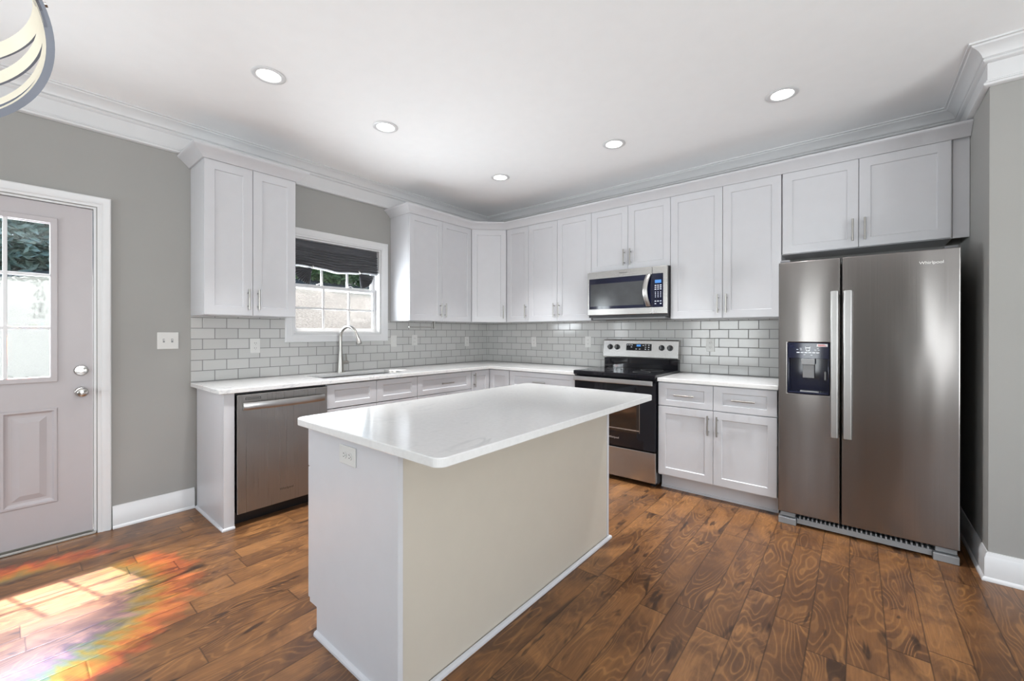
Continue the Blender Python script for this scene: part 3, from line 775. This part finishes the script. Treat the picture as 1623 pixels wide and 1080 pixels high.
# paper towel holder
r = thing('paper_towel_holder', 'empty nickel paper towel bar mounted under the wall cabinet beside the window', 'paper towel holder', (.25, -1.25, UB))
m = MB(); m.tube([(.25, -1.415, 1.336), (.25, -1.088, 1.336)], .0055, 10); m.build('bar', MT['nickel'], r, smooth=True)
m = MB(); m.box(.236, .264, -1.100, -1.090, 1.325, UB-.0005); m.build('bracket', MT['nickel'], r, bevel=.002)

# ------------------------------------------------------------------ dishwasher
r = thing('dishwasher', 'stainless steel dishwasher with a curved bar handle under the worktop', 'dishwasher', (.3, -2.745, 0))
m = MB(); m.box(.02, .565, -3.046, -2.4425, .085, CB-.003); m.build('tub', MT['black'], r)
m = MB(); m.box(.58, .632, -3.043, -2.4450, .088, .868); fd_ = m.build('door', MT['steeld'], r, bevel=.004)
m = MB(); m.box(.575, .6, -3.043, -2.4450, .8685, .8805); m.build('control_strip', MT['black'], r)
m = MB(); m.box(.06, .545, -3.046, -2.4425, .0005, .0845); m.build('toe_kick', MT['black'], r)
m = MB(); n = 18; V = []; Fc = []
for i in range(n+1):
    u = i/n; y = -3.012+.538*u; bow = .034*(1-(2*u-1)**2)**.8 if 0 < u < 1 else 0
    xo = .645+bow*.9
    z = .792-.0
    for (dx, dz) in ((-.008, -.024), (.006, -.024), (.011, -.015), (.011, .015), (.006, .024), (-.008, .024)): V.append(Vector((xo+dx, y, z+dz)))
for i in range(n):
    for k in range(6): q = (k+1) % 6; Fc.append((i*6+k, i*6+q, i*6+6+q, i*6+6+k))
Fc += [tuple(range(6)), tuple(range(n*6, n*6+6))]
m.add(V, Fc, raw=True); m.box(.6323, .645, -3.011, -2.99, .775, .809); m.box(.6323, .645, -2.495, -2.475, .775, .809)
m.build('handle', MT['steelv'], fd_, smooth=True)
m = MB(); m.slab([-2.995, -2.991, -2.907, -2.903], [.832, .8345, .8455, .848], lambda a, c: not (-2.991 < a < -2.907 and .8345 < c < .8455), 'a', .6322, .6328)
m.box(.6322, .6327, -2.986, -2.912, .8385, .8415); m.build('badge', MT['darkletter'], fd_)
text('Whirlpool', 'logo', (.6324, -2.737, .182), ROT_LEFT, .022, MT['darkletter'], fd_)

# ------------------------------------------------------------------ range
RX0, RX1 = 1.7185, 2.4885
r = thing('range', 'stainless electric range with black glass top, between two worktops', 'range', (2.1, -.3, 0))
m = MB(BACK); m.box(RX0+.002, RX1-.002, .03, .600, .030, .912)
for a in (RX0+.05, RX1-.05):
    for b in (.08, .56): m.box(a-.02, a+.02, b-.02, b+.02, .0005, .030)
m.build('body', MT['black'], r)
m = MB(BACK); m.box(RX0, RX1, .070, .650, .9125, .934); m.box(RX0+.001, RX1-.001, .6505, .664, .900, .933)
ct = m.build('cooktop', MT['blackgl'], r, bevel=.003)
m = MB(BACK)
for (a, b, q) in ((1.92, .46, .10), (2.29, .46, .075), (1.92, .22, .075), (2.29, .22, .10)):
    m = MB(BACK); m.lathe((a, b, .9342), (0, 0, 1), [(q, 0), (q, .0003), (q-.003, .0003), (q-.003, 0)], 40, close=True)
    m.build('burner_ring', MT['grey'], ct)
m = MB(BACK); m.box(RX0+.004, RX1-.004, .601, .640, .300, .892); m.box(RX0+.004, RX1-.004, .6405, .646, .302, .862)
od = m.build('oven_door', MT['blackgl'], r, bevel=.003)
m = MB(BACK); m.box(1.86, 2.352, .6463, .6473, .432, .690); m.build('oven_window', MT['ovenwin'], od)
m = MB(BACK)
for z in (.452, .4575): m.tube([(1.87, .6478, z), (2.345, .6478, z)], .0012, 6)
for a in (2.05, 2.35): m.tube([(a, .6478, .436), (a, .6478, .686)], .0012, 6)
m.build('rack_line', MT['ovenrack'], od)
m = MB(BACK); n = 16
m.box(RX0+.020, RX1-.010, .688, .702, .846, .886)
hb = m.build('handle', MT['steelv'], od, bevel=.005)
m = MB(BACK)
for a in (RX0+.06, RX1-.05): m = MB(BACK); m.box(a-.02, a+.02, .6463, .6878, .855, .878); m.build('handle_post', MT['black'], od)
text('Whirlpool', 'logo', (2.115, -.6466, .372), ROT_BACK, .024, MT['lettering'], od)
m = MB(BACK); m.box(RX0+.004, RX1-.004, .601, .642, .040, .290); m.build('storage_drawer', MT['steelh'], r, bevel=.004)
# backguard
m = MB(BACK); m.prism([(.012, .9125), (.069, .935), (.069, 1.028), (.012, 1.028)], 'a', RX0+.012, RX1-.012); m.build('backguard_base', MT['blackgl'], r)
m = MB(BACK); m.prism([(.0105, 1.030), (.092, 1.034), (.094, 1.044), (.072, 1.203), (.060, 1.212), (.0105, 1.212)], 'a', RX0+.003, RX1-.003)
cp_ = m.build('control_panel', MT['steelh'], r, bevel=.004)
slope = math.atan2(.094-.072, 1.203-1.044)
def pf(z): return .094-(z-1.044)*(.022/.159)
CPF = FR((0, -pf(1.13), 1.13), (1, 0, 0), (0, -1, 0))
nrm = Vector((0, -math.cos(slope), math.sin(slope)))
for a in (1.802, 1.878, 2.330, 2.408):
    m = MB(); c_ = Vector((a, -pf(1.137)-.0006, 1.137))
    m.lathe(tuple(c_), tuple(nrm), [(.027, 0), (.027, .003), (.022, .005), (.021, .022), (.018, .026), (0, .026)], 24)
    kb = m.build('knob', MT['black'], cp_, smooth=True)
    m = MB(); q = c_+nrm*.0265; m.box(q.x-.0025, q.x+.0025, q.y-.006, q.y+.001, q.z-.016, q.z+.016); m.build('knob_grip', MT['grey'], kb)
def pquad(m, a0, a1, z0, z1, lift):
    P = [(a0, pf(z0)+lift-.0004, z0), (a1, pf(z0)+lift-.0004, z0), (a1, pf(z1)+lift-.0004, z1), (a0, pf(z1)+lift-.0004, z1)]
    Q = [(a, b+.0008, c) for a, b, c in P]
    m.add(P+Q, [(3, 2, 1, 0), (4, 5, 6, 7)]+[(k, (k+1) % 4, 4+(k+1) % 4, 4+k) for k in range(4)])
m = MB(BACK); pquad(m, 1.976, 2.232, 1.106, 1.172, .0009); dp = m.build('display_panel', MT['blackgl'], cp_)
m = MB(BACK); pquad(m, 2.082, 2.124, 1.146, 1.164, .0020); m.build('clock_display', MT['lcd'], dp)
m = MB(BACK)
for a, z in ((1.99, 1.160), (2.012, 1.160), (2.034, 1.160), (2.03, 1.140), (2.08, 1.121), (2.115, 1.121), (2.15, 1.157), (2.173, 1.140), (2.173, 1.121), (2.173, 1.160), (2.205, 1.160), (2.205, 1.140), (2.205, 1.119)):
    m = MB(BACK); pquad(m, a-.007, a+.007, z-.0025, z+.0025, .0020); m.build('button', MT['whiteletter'], dp)

# ------------------------------------------------------------------ microwave
r = thing('microwave', 'stainless over-the-range microwave with a black glass door', 'microwave', (2.1, -.2, 1.41))
MX0, MX1, MZ0, MZ1 = 1.716, 2.491, 1.447, 1.864
m = MB(BACK); m.box(MX0+.003, MX1-.001, .0095, .372, 1.425, MZ1-.0005); bd = m.build('body', MT['black'], r)
m = MB(BACK); m.box(MX0+.03, MX1-.03, .06, .350, 1.408, 1.4245); m.build('vent_grille', MT['grey'], r, bevel=.004)
m = MB(BACK); m.box(MX0, 2.3580, .373, .397, MZ0, MZ1-.001); dd = m.build('door', MT['steelh'], r, bevel=.004)
m = MB(BACK); m.box(2.3605, MX1, .373, .397, MZ0, MZ1-.001); ff = m.build('control_panel', MT['steelh'], r, bevel=.004)
m = MB(BACK); m.box(1.735, 2.3575, .3972, .3985, 1.504, 1.797); dg_ = m.build('door_glass', MT['navygl'], dd)
m = MB(BACK); m.box(1.748, 2.284, .3986, .3992, 1.532, 1.746); m.build('window_screen', MT['micwin'], dd)
m = MB(BACK); m.box(2.361, 2.456, .3972, .3985, 1.504, 1.800); m.build('touch_panel', MT['navygl'], ff)
m = MB(BACK); m.box(2.384, 2.440, .3986, .3990, 1.715, 1.743); m.build('display', MT['lcd'], ff)
m = MB(BACK)
for i, z in enumerate((1.695, 1.678, 1.661, 1.636, 1.622, 1.608, 1.594, 1.557, 1.535)):
    for j, a in enumerate((2.389, 2.412, 2.435)):
        if i == 8 and j == 1: continue
        w_ = .007 if i < 3 or i > 6 else .003
        m = MB(BACK); m.box(a-w_, a+w_, .3986, .3989, z-.0035, z+.0035); m.build('button', MT['whiteletter'], ff)
m = MB(BACK); V = []; n = 16
for i in range(n+1):
    u = i/n; z = 1.514+.279*u; bow = .045*math.sin(pi*u)**.8 if 0 < u < 1 else 0
    ac = 2.331-.020*math.sin(pi*u)
    for da, db in ((-.021, -.006), (.021, -.006), (.021, .004), (.012, .009), (-.012, .009), (-.021, .004)): m.v.append(BACK.P(ac+da, .406+bow*.8+db, z))
for i in range(n):
    for k in range(6): q = (k+1) % 6; m.f.append(((i*6+k, i*6+q, i*6+6+q, i*6+6+k), 0))
m.f += [(tuple(range(6)), 0), (tuple(range(n*6, n*6+6)), 0)]
m.build('handle', MT['steelv'], dd, smooth=True)
text('Whirlpool', 'logo', (2.085, -.3974, 1.834), ROT_BACK, .018, MT['darkletter'], dd)

# ------------------------------------------------------------------ refrigerator
r = thing('refrigerator', 'side-by-side stainless refrigerator with water dispenser and long bar handles', 'refrigerator', (3.765, -.4, 0))
RX0, RX1, RS = 3.345, 4.198, 3.679
m = MB(BACK); m.box(RX0+.004, RX1-.004, .05, .600, .030, 1.735); m.build('cabinet_body', MT['midgrey'], r, bevel=.003)
def ddisp(a, c): return 3.397 < a < 3.622 and .880 < c < 1.216
m = MB(BACK); m.slab([RX0, 3.397, 3.622, RS-.004], [.078, .880, 1.216, 1.7516], lambda a, c: not ddisp(a, c), 'b', .607, .690)
fz = m.build('freezer_door', MT['steel'], r, bevel=.006, seg=3)
m = MB(BACK); m.box(RS+.004, RX1, .607, .690, .078, 1.7516); fg = m.build('fridge_door', MT['steel'], r, bevel=.006, seg=3)
for a0, a1, par in ((3.628, 3.669, fz), (3.691, 3.736, fg)):
    m = MB(BACK)
    m.prism([(a0, .738), (a0+.005, .745), (a1-.005, .745), (a1, .738), (a1, .733), (a0, .733)], 'c', .625, 1.540)
    for c0, c1 in ((.640, .690), (1.475, 1.525)): m.box(a0+.008, a1-.008, .6905, .734, c0, c1)
    m.build('handle', MT['steelv'], par, bevel=.003)
# dispenser
m = MB(BACK)
da0, da1, dc0, dc1 = 3.3985, 3.6205, .8815, 1.2145
V = []
o = [(da0, dc0), (da1, dc0), (da1, dc1), (da0, dc1)]
m.slab([da0, da0+.006, da1-.006, da1], [dc0, dc0+.010, 1.112, dc1], lambda a, c: not (da0+.006 < a < da1-.006 and dc0+.010 < c < 1.112), 'b', .640, .691)
m.box(da0, da1, .625, .6398, dc0, dc1)
dp = m.build('dispenser_recess', MT['navygl'], fz, bevel=.002)
m = MB(BACK); m.box(3.474, 3.546, .672, .700, 1.072, 1.1115); m.prism([(.658, .985), (.678, .985), (.684, 1.04), (.690, 1.0715), (.650, 1.0715)], 'a', 3.480, 3.542)
m.build('dispenser_paddle', MT['grey'], dp, bevel=.003)
m = MB(BACK); m.box(3.466, 3.566, .642, .686, .8925, .899); m.build('drip_tray', MT['grey'], dp)
m = MB(BACK); m.tube([(3.600, .664, .975), (3.600, .670, 1.03)], .006, 8); m.build('water_nozzle', MT['grey'], dp)
m = MB(BACK); m.box(3.556, 3.612, .6913, .6917, 1.190, 1.208); m.build('sticker', MT['sticker'], dp)
m = MB(BACK); m.box(3.562, 3.606, .6918, .692, 1.194, 1.1975); m.box(3.562, 3.598, .6918, .692, 1.201, 1.204); m.build('sticker_print', MT['redletter'], dp)
m = MB(BACK)
cupx, cupz = 3.508, 1.175
for (q0, q1) in (((-.013, .014), (-.009, -.012)), ((.013, .014), (.009, -.012)), ((-.009, -.012), (.009, -.012)), ((-.013, .006), (.013, .006))):
    m.tube([(cupx+q0[0], .6915, cupz+q0[1]), (cupx+q1[0], .6915, cupz+q1[1])], .0014, 6)
for k in range(6): m.box(3.448+k*.021, 3.464+k*.021, .6912, .6916, 1.148, 1.154)
for a, z in ((3.452, 1.170), (3.470, 1.178), (3.472, 1.168), (3.548, 1.168), (3.562, 1.178), (3.566, 1.168), (3.49, 1.136), (3.528, 1.135)): m.box(a-.005, a+.005, .6912, .6916, z-.0015, z+.0015)
m.build('control_icons', MT['whiteletter'], dp)
text('Whirlpool', 'logo', (4.082, -.6903, 1.678), ROT_BACK, .024, MT['lettering'], fg)
# base grille and feet covers
m = MB(BACK); m.box(3.45, 4.09, .613, .672, .014, .046)
for k in range(28): m.box(3.462+k*.0225, 3.470+k*.0225, .613, .668, .046, .060)
m.build('base_grille', MT['grey'], r)
m = MB(BACK); m.box(3.45, 4.09, .601, .6128, .014, .0765); m.build('grille_back', MT['black'], r)
for a0, a1 in ((RX0+.002, 3.446), (4.092, RX1-.002)):
    m = MB(BACK); m.box(a0, a1, .610, .693, .0005, .042); m.box(a0+.010, a1-.006, .610, .672, .046, .0745); m.build('leg_cover', MT['grey'], r, bevel=.003)
for a in (RX0+.035, RX1-.035):
    m = MB(BACK); m.box(a-.028, a+.028, .560, .670, 1.752, 1.768); m.build('hinge_cover', MT['midgrey'], r, bevel=.003)

# ------------------------------------------------------------------ island
r = thing('kitchen_island', 'white kitchen island base with plain back panel under a quartz top', 'kitchen island', (2.25, -2.4, 0))
IX0, IX1, IY0, IY1 = 1.925, 2.5594, -3.167, -1.6223
m = MB(); m.box(IX0+.002, IX1-.020, IY0+.020, IY1-.020, .116, CB-.001); m.box(IX0+.062, IX1-.020, IY0+.020, IY1-.020, .0005, .116); m.build('carcass', MT['cab'], r)
for y0, y1 in ((IY0, IY0+.019), (IY1-.019, IY1)):
    m = MB(); m.prism([(IX0, .116), (IX0+.062, .116), (IX0+.062, .0005), (IX1-.019, .0005), (IX1-.019, CB-.001), (IX0, CB-.001)], 'b', y0, y1); m.build('end_panel', MT['cab'], r)
m = MB(); m.box(IX1-.0185, IX1-.002, IY0+.004, IY1-.004, .0005, CB-.001); m.build('back_panel', MT['panel'], r, label='white back panel with warm shade in its colour')
m = MB()
for y0, y1 in ((IY0-.0005, IY0+.0035), (IY1-.022, IY1+.0005)): m.box(IX1-.0188, IX1+.001, y0, y1, .0005, CB-.001)
m.box(IX1-.0015, IX1+.0035, IY0, IY0+.020, .0005, CB-.001)
m.build('corner_trim', MT['cab'], r)
ISL = FR((IX0, 0, 0), (0, 1, 0), (-1, 0, 0))
n = 3; L = (IY1-IY0)/n
for i in range(n):
    y0, y1 = IY0+i*L, IY0+(i+1)*L
    m = MB(ISL); m.shaker(y0+G, y1-G, -.0005, .019, .700, CB-.006, .055, .04); d = m.build('drawer_front', MT['cab'], r, bevel=.0015); pull(ISL, (y0+y1)/2, .019, .79, d, False)
    m = MB(ISL); m.shaker(y0+G, y1-G, -.0005, .019, .130, .696, .058); d = m.build('door', MT['cab'], r, bevel=.0015); pull(ISL, y1-.035, .019, .60, d)
m = MB(); sp = [(0, .0005), (.013, .0005), (.013, .010), (.009, .017), (0, .020)]
m.sweep([(IX0+.062, IY0-.0006), (IX1+.004, IY0-.0006), (IX1+.004, IY1+.001), (IX0+.062, IY1+.001)], sp, -1); m.build('shoe_moulding', MT['cab'], r)
m = MB()
x0, x1, y0, y1, rr = 1.8914, 2.8291, -3.2163, -1.5848, .035
poly = []
for cx, cy, t0 in ((x1-rr, y1-rr, 0), (x0+rr, y1-rr, 90), (x0+rr, y0+rr, 180), (x1-rr, y0+rr, 270)):
    for k in range(9): a = math.radians(t0+k*90/8); poly.append((cx+rr*math.cos(a), cy+rr*math.sin(a)))
m.prism(poly, 'c', CB, CT)
tag(m.build('island_worktop', MT['quartz'], bevel=.003), 'rectangular white veined quartz top with rounded corners on the island', 'worktop')
outlet('white outlet set sideways on the end of the island', FR((0, IY0, 0), (1, 0, 0), (0, -1, 0)), 2.243, .806, .0004, rot=True)

# ------------------------------------------------------------------ recessed ceiling lights
def can(x, y, label):
    r = thing('recessed_light', label, 'ceiling light', (x, y, CH), 'recessed ceiling lights')
    m = MB(); m.lathe((x, y, CH-.0005), (0, 0, -1), [(.062, 0), (.086, 0), (.088, .003), (.084, .006), (.068, .008), (.062, .005)], 40, close=True); m.build('trim_ring', MT['trim'], r, smooth=True)
    m = MB(); m.lathe((x, y, CH-.0008), (0, 0, -1), [(.0615, 0), (.0615, .003), (.05, .0045), (0, .005)], 40); m.build('lens', MT['lens'], r, smooth=True)
    l = bpy.data.lights.new('lamp', 'AREA'); l.shape = 'DISK'; l.size = .12; l.energy = LAMP_POWER; l.color = (.985, .99, 1); l.spread = math.radians(72)
    o = bpy.data.objects.new('lamp', l); COL.objects.link(o); o.parent = r; o.location = (0, 0, -.012)
can(1.117, -3.032, 'round recessed ceiling light nearest the hoop chandelier')
can(1.112, -2.257, 'round recessed ceiling light second along the window wall, level with the sink')
can(1.110, -1.000, 'round recessed ceiling light nearest the room corner')
can(2.271, -.967, 'round recessed ceiling light in front of the microwave')
can(3.393, -.939, 'round recessed ceiling light nearest the refrigerator')

# ------------------------------------------------------------------ hoop chandelier
OC = Vector((2.196, -4.1704, 1.9793)); OR = .25
r = thing('hoop_chandelier', 'round chandelier of interlocking cream and grey hoops hanging by the ceiling edge', 'chandelier', OC)
for nv in ((.9075, .0967, -.409), (.775, .164, -.61), (.471, .282, -.836), (.185, .372, -.910)):
    first = nv[0] > .9
    R = OR if first else OR-.0085
    A = Vector(nv).normalized(); w = .012 if first else .0165; th = .015 if first else .0055
    n_ = A.orthogonal().normalized(); b_ = A.cross(n_); m = MB(); seg = 96
    for k in range(seg):
        a = 2*pi*k/seg; d = n_*math.cos(a)+b_*math.sin(a)
        for (q, h) in ((R, -w), (R, w), (R-th, w), (R-th, -w)): m.v.append(OC+d*q+A*h)
    for k in range(seg):
        j = (k+1) % seg
        for e in range(4):
            g = (e+1) % 4; m.f.append(((k*4+e, k*4+g, j*4+g, j*4+e), 1 if e == 2 else 0))
    m.build('hoop', [MT['hoopout'], MT['hoopin']], r, smooth=True)
ax = Vector((.9075, .0967, -.409)).cross(Vector((.185, .372, -.910))).normalized()
m = MB()
for s_ in (-1, 1): m.tube([tuple(OC+ax*s_*(OR-.016)), tuple(OC+ax*s_*(OR+.006))], .006, 10)
m.build('pivot_pin', MT['chrome'], r, smooth=True)
m = MB(); m.tube([tuple(OC+Vector((0, 0, -.06))), (OC.x, OC.y, CH-.03)], .006, 10); m.lathe(tuple(OC+Vector((0, 0, -.06))), (0, 0, 1), [(.008, -.01), (.022, 0), (.022, .03), (.008, .04)], 16); m.build('stem', MT['hoopout'], r, smooth=True)
m = MB(); m.lathe((OC.x, OC.y, CH-.0006), (0, 0, -1), [(.065, 0), (.065, .01), (.05, .025), (.01, .03)], 28); m.build('canopy', MT['hoopout'], r, smooth=True)
for k in range(4):
    a = k*pi/2+.4; e = OC+Vector((math.cos(a)*.08, math.sin(a)*.08, -.03))
    m = MB(); m.tube([tuple(OC+Vector((0, 0, -.045))), tuple(OC+Vector((math.cos(a)*.05, math.sin(a)*.05, -.055))), tuple(e+Vector((0, 0, -.02)))], .004, 8); m.tube([tuple(e+Vector((0, 0, -.02))), tuple(e+Vector((0, 0, .03)))], .010, 12)
    arm = m.build('arm', MT['hoopout'], r, smooth=True)
    m = MB(); m.lathe(tuple(e), (0, 0, 1), [(.008, .031), (.016, .05), (.018, .065), (.010, .092), (.002, .105)], 14); m.build('bulb', MT['plate'], arm, smooth=True)

l = bpy.data.lights.new('lamp', 'POINT'); l.energy = CHANDELIER_POWER; l.shadow_soft_size = .10; l.color = (1, .98, .96)
o = bpy.data.objects.new('lamp', l); COL.objects.link(o); o.parent = r; o.location = (0, 0, .06)

# ------------------------------------------------------------------ outside
m = MB(); nx, ny = 24, 40; V = []; Fc = []
for i in range(nx+1):
    for j in range(ny+1):
        x = -.16-i*.42; y = -9+j*.45
        sl = .20+.19*min(1, max(0, (y+4.2)/2.6))
        h = 0 if x > -1.6 else min(1.86, (-1.6-x)*.62)+(0 if x > -4.6 else min(1.6, -4.6-x)*sl+max(0, -6.2-x)*min(sl, .22))
        V.append(Vector((x, y, h-.25+.04*math.sin(x*3+y*2)*(x < -1.6))))
for i in range(nx):
    for j in range(ny): k = i*(ny+1)+j; Fc.append((k, k+1, k+ny+2, k+ny+1))
m.add(V, Fc, raw=True); o = m.build('terrain', MT['bank'], smooth=True); structure(o, 'pale grassy bank rising outside the window', 'ground')
m = MB(); m.prism([(-.1405, 3.26), (-1.0, 3.26), (-1.0, 3.36), (-.1405, 3.6)], 'b', -8, 2); structure(m.build('roof', MT['soffit']), 'eave outside the kitchen wall', 'roof')
m = MB(); m.box(-.14, 0, -8, 2, 3.0005, 3.7); structure(m.build('wall_upper', MT['soffit']), 'outside wall above the ceiling', 'wall')

def shrub(x, y, z, rx, ry, rz, n, mat, label, seed):
    rnd = random.Random(seed); r = thing('shrub', label, 'shrub', (x, y, z-rz), 'shrubs on the bank outside')
    m = MB()
    for _ in range(n):
        while True:
            q = Vector((rnd.uniform(-1, 1), rnd.uniform(-1, 1), rnd.uniform(-1, 1)))
            if .45 < q.length < 1: break
        q *= 1+.12*math.sin(q.x*9+seed)*math.cos(q.z*7)
        c = Vector((x+q.x*rx, y+q.y*ry, z+q.z*rz)); s_ = rnd.uniform(.06, .13)
        a = Vector((rnd.uniform(-1, 1), rnd.uniform(-1, 1), rnd.uniform(-.6, .6))).normalized(); b = a.orthogonal().normalized()
        b = (b*math.cos(rnd.uniform(0, 6))+a.cross(b)*math.sin(rnd.uniform(0, 6))).normalized()
        m.add([c-a*s_, c+b*s_*.4+a.cross(b)*s_*.1, c+a*s_, c-b*s_*.4+a.cross(b)*s_*.1], [(0, 1, 2, 3)], raw=True)
    m.build('foliage', mat, r)
    m = MB(); m.tube([(x, y, z-rz-.1), (x+.05, y, z-rz*.4), (x, y+.05, z+rz*.3)], [.06, .045, .02], 8); m.build('trunk', MT['bark'], r)
shrub(-8.9, 2.1, 3.42, .55, 3.0, .62, 14000, MT['leafA'], 'dark green hedge-like shrub seen through the kitchen window above the sink', 1)
shrub(-8.6, -4.3, 3.12, .6, 2.2, .80, 11000, MT['leafB'], 'blue green shrub seen through the top panes of the door', 3)

# prismatic light thrown by the door glass: a small lamp behind the glass whose beam carries the spectrum
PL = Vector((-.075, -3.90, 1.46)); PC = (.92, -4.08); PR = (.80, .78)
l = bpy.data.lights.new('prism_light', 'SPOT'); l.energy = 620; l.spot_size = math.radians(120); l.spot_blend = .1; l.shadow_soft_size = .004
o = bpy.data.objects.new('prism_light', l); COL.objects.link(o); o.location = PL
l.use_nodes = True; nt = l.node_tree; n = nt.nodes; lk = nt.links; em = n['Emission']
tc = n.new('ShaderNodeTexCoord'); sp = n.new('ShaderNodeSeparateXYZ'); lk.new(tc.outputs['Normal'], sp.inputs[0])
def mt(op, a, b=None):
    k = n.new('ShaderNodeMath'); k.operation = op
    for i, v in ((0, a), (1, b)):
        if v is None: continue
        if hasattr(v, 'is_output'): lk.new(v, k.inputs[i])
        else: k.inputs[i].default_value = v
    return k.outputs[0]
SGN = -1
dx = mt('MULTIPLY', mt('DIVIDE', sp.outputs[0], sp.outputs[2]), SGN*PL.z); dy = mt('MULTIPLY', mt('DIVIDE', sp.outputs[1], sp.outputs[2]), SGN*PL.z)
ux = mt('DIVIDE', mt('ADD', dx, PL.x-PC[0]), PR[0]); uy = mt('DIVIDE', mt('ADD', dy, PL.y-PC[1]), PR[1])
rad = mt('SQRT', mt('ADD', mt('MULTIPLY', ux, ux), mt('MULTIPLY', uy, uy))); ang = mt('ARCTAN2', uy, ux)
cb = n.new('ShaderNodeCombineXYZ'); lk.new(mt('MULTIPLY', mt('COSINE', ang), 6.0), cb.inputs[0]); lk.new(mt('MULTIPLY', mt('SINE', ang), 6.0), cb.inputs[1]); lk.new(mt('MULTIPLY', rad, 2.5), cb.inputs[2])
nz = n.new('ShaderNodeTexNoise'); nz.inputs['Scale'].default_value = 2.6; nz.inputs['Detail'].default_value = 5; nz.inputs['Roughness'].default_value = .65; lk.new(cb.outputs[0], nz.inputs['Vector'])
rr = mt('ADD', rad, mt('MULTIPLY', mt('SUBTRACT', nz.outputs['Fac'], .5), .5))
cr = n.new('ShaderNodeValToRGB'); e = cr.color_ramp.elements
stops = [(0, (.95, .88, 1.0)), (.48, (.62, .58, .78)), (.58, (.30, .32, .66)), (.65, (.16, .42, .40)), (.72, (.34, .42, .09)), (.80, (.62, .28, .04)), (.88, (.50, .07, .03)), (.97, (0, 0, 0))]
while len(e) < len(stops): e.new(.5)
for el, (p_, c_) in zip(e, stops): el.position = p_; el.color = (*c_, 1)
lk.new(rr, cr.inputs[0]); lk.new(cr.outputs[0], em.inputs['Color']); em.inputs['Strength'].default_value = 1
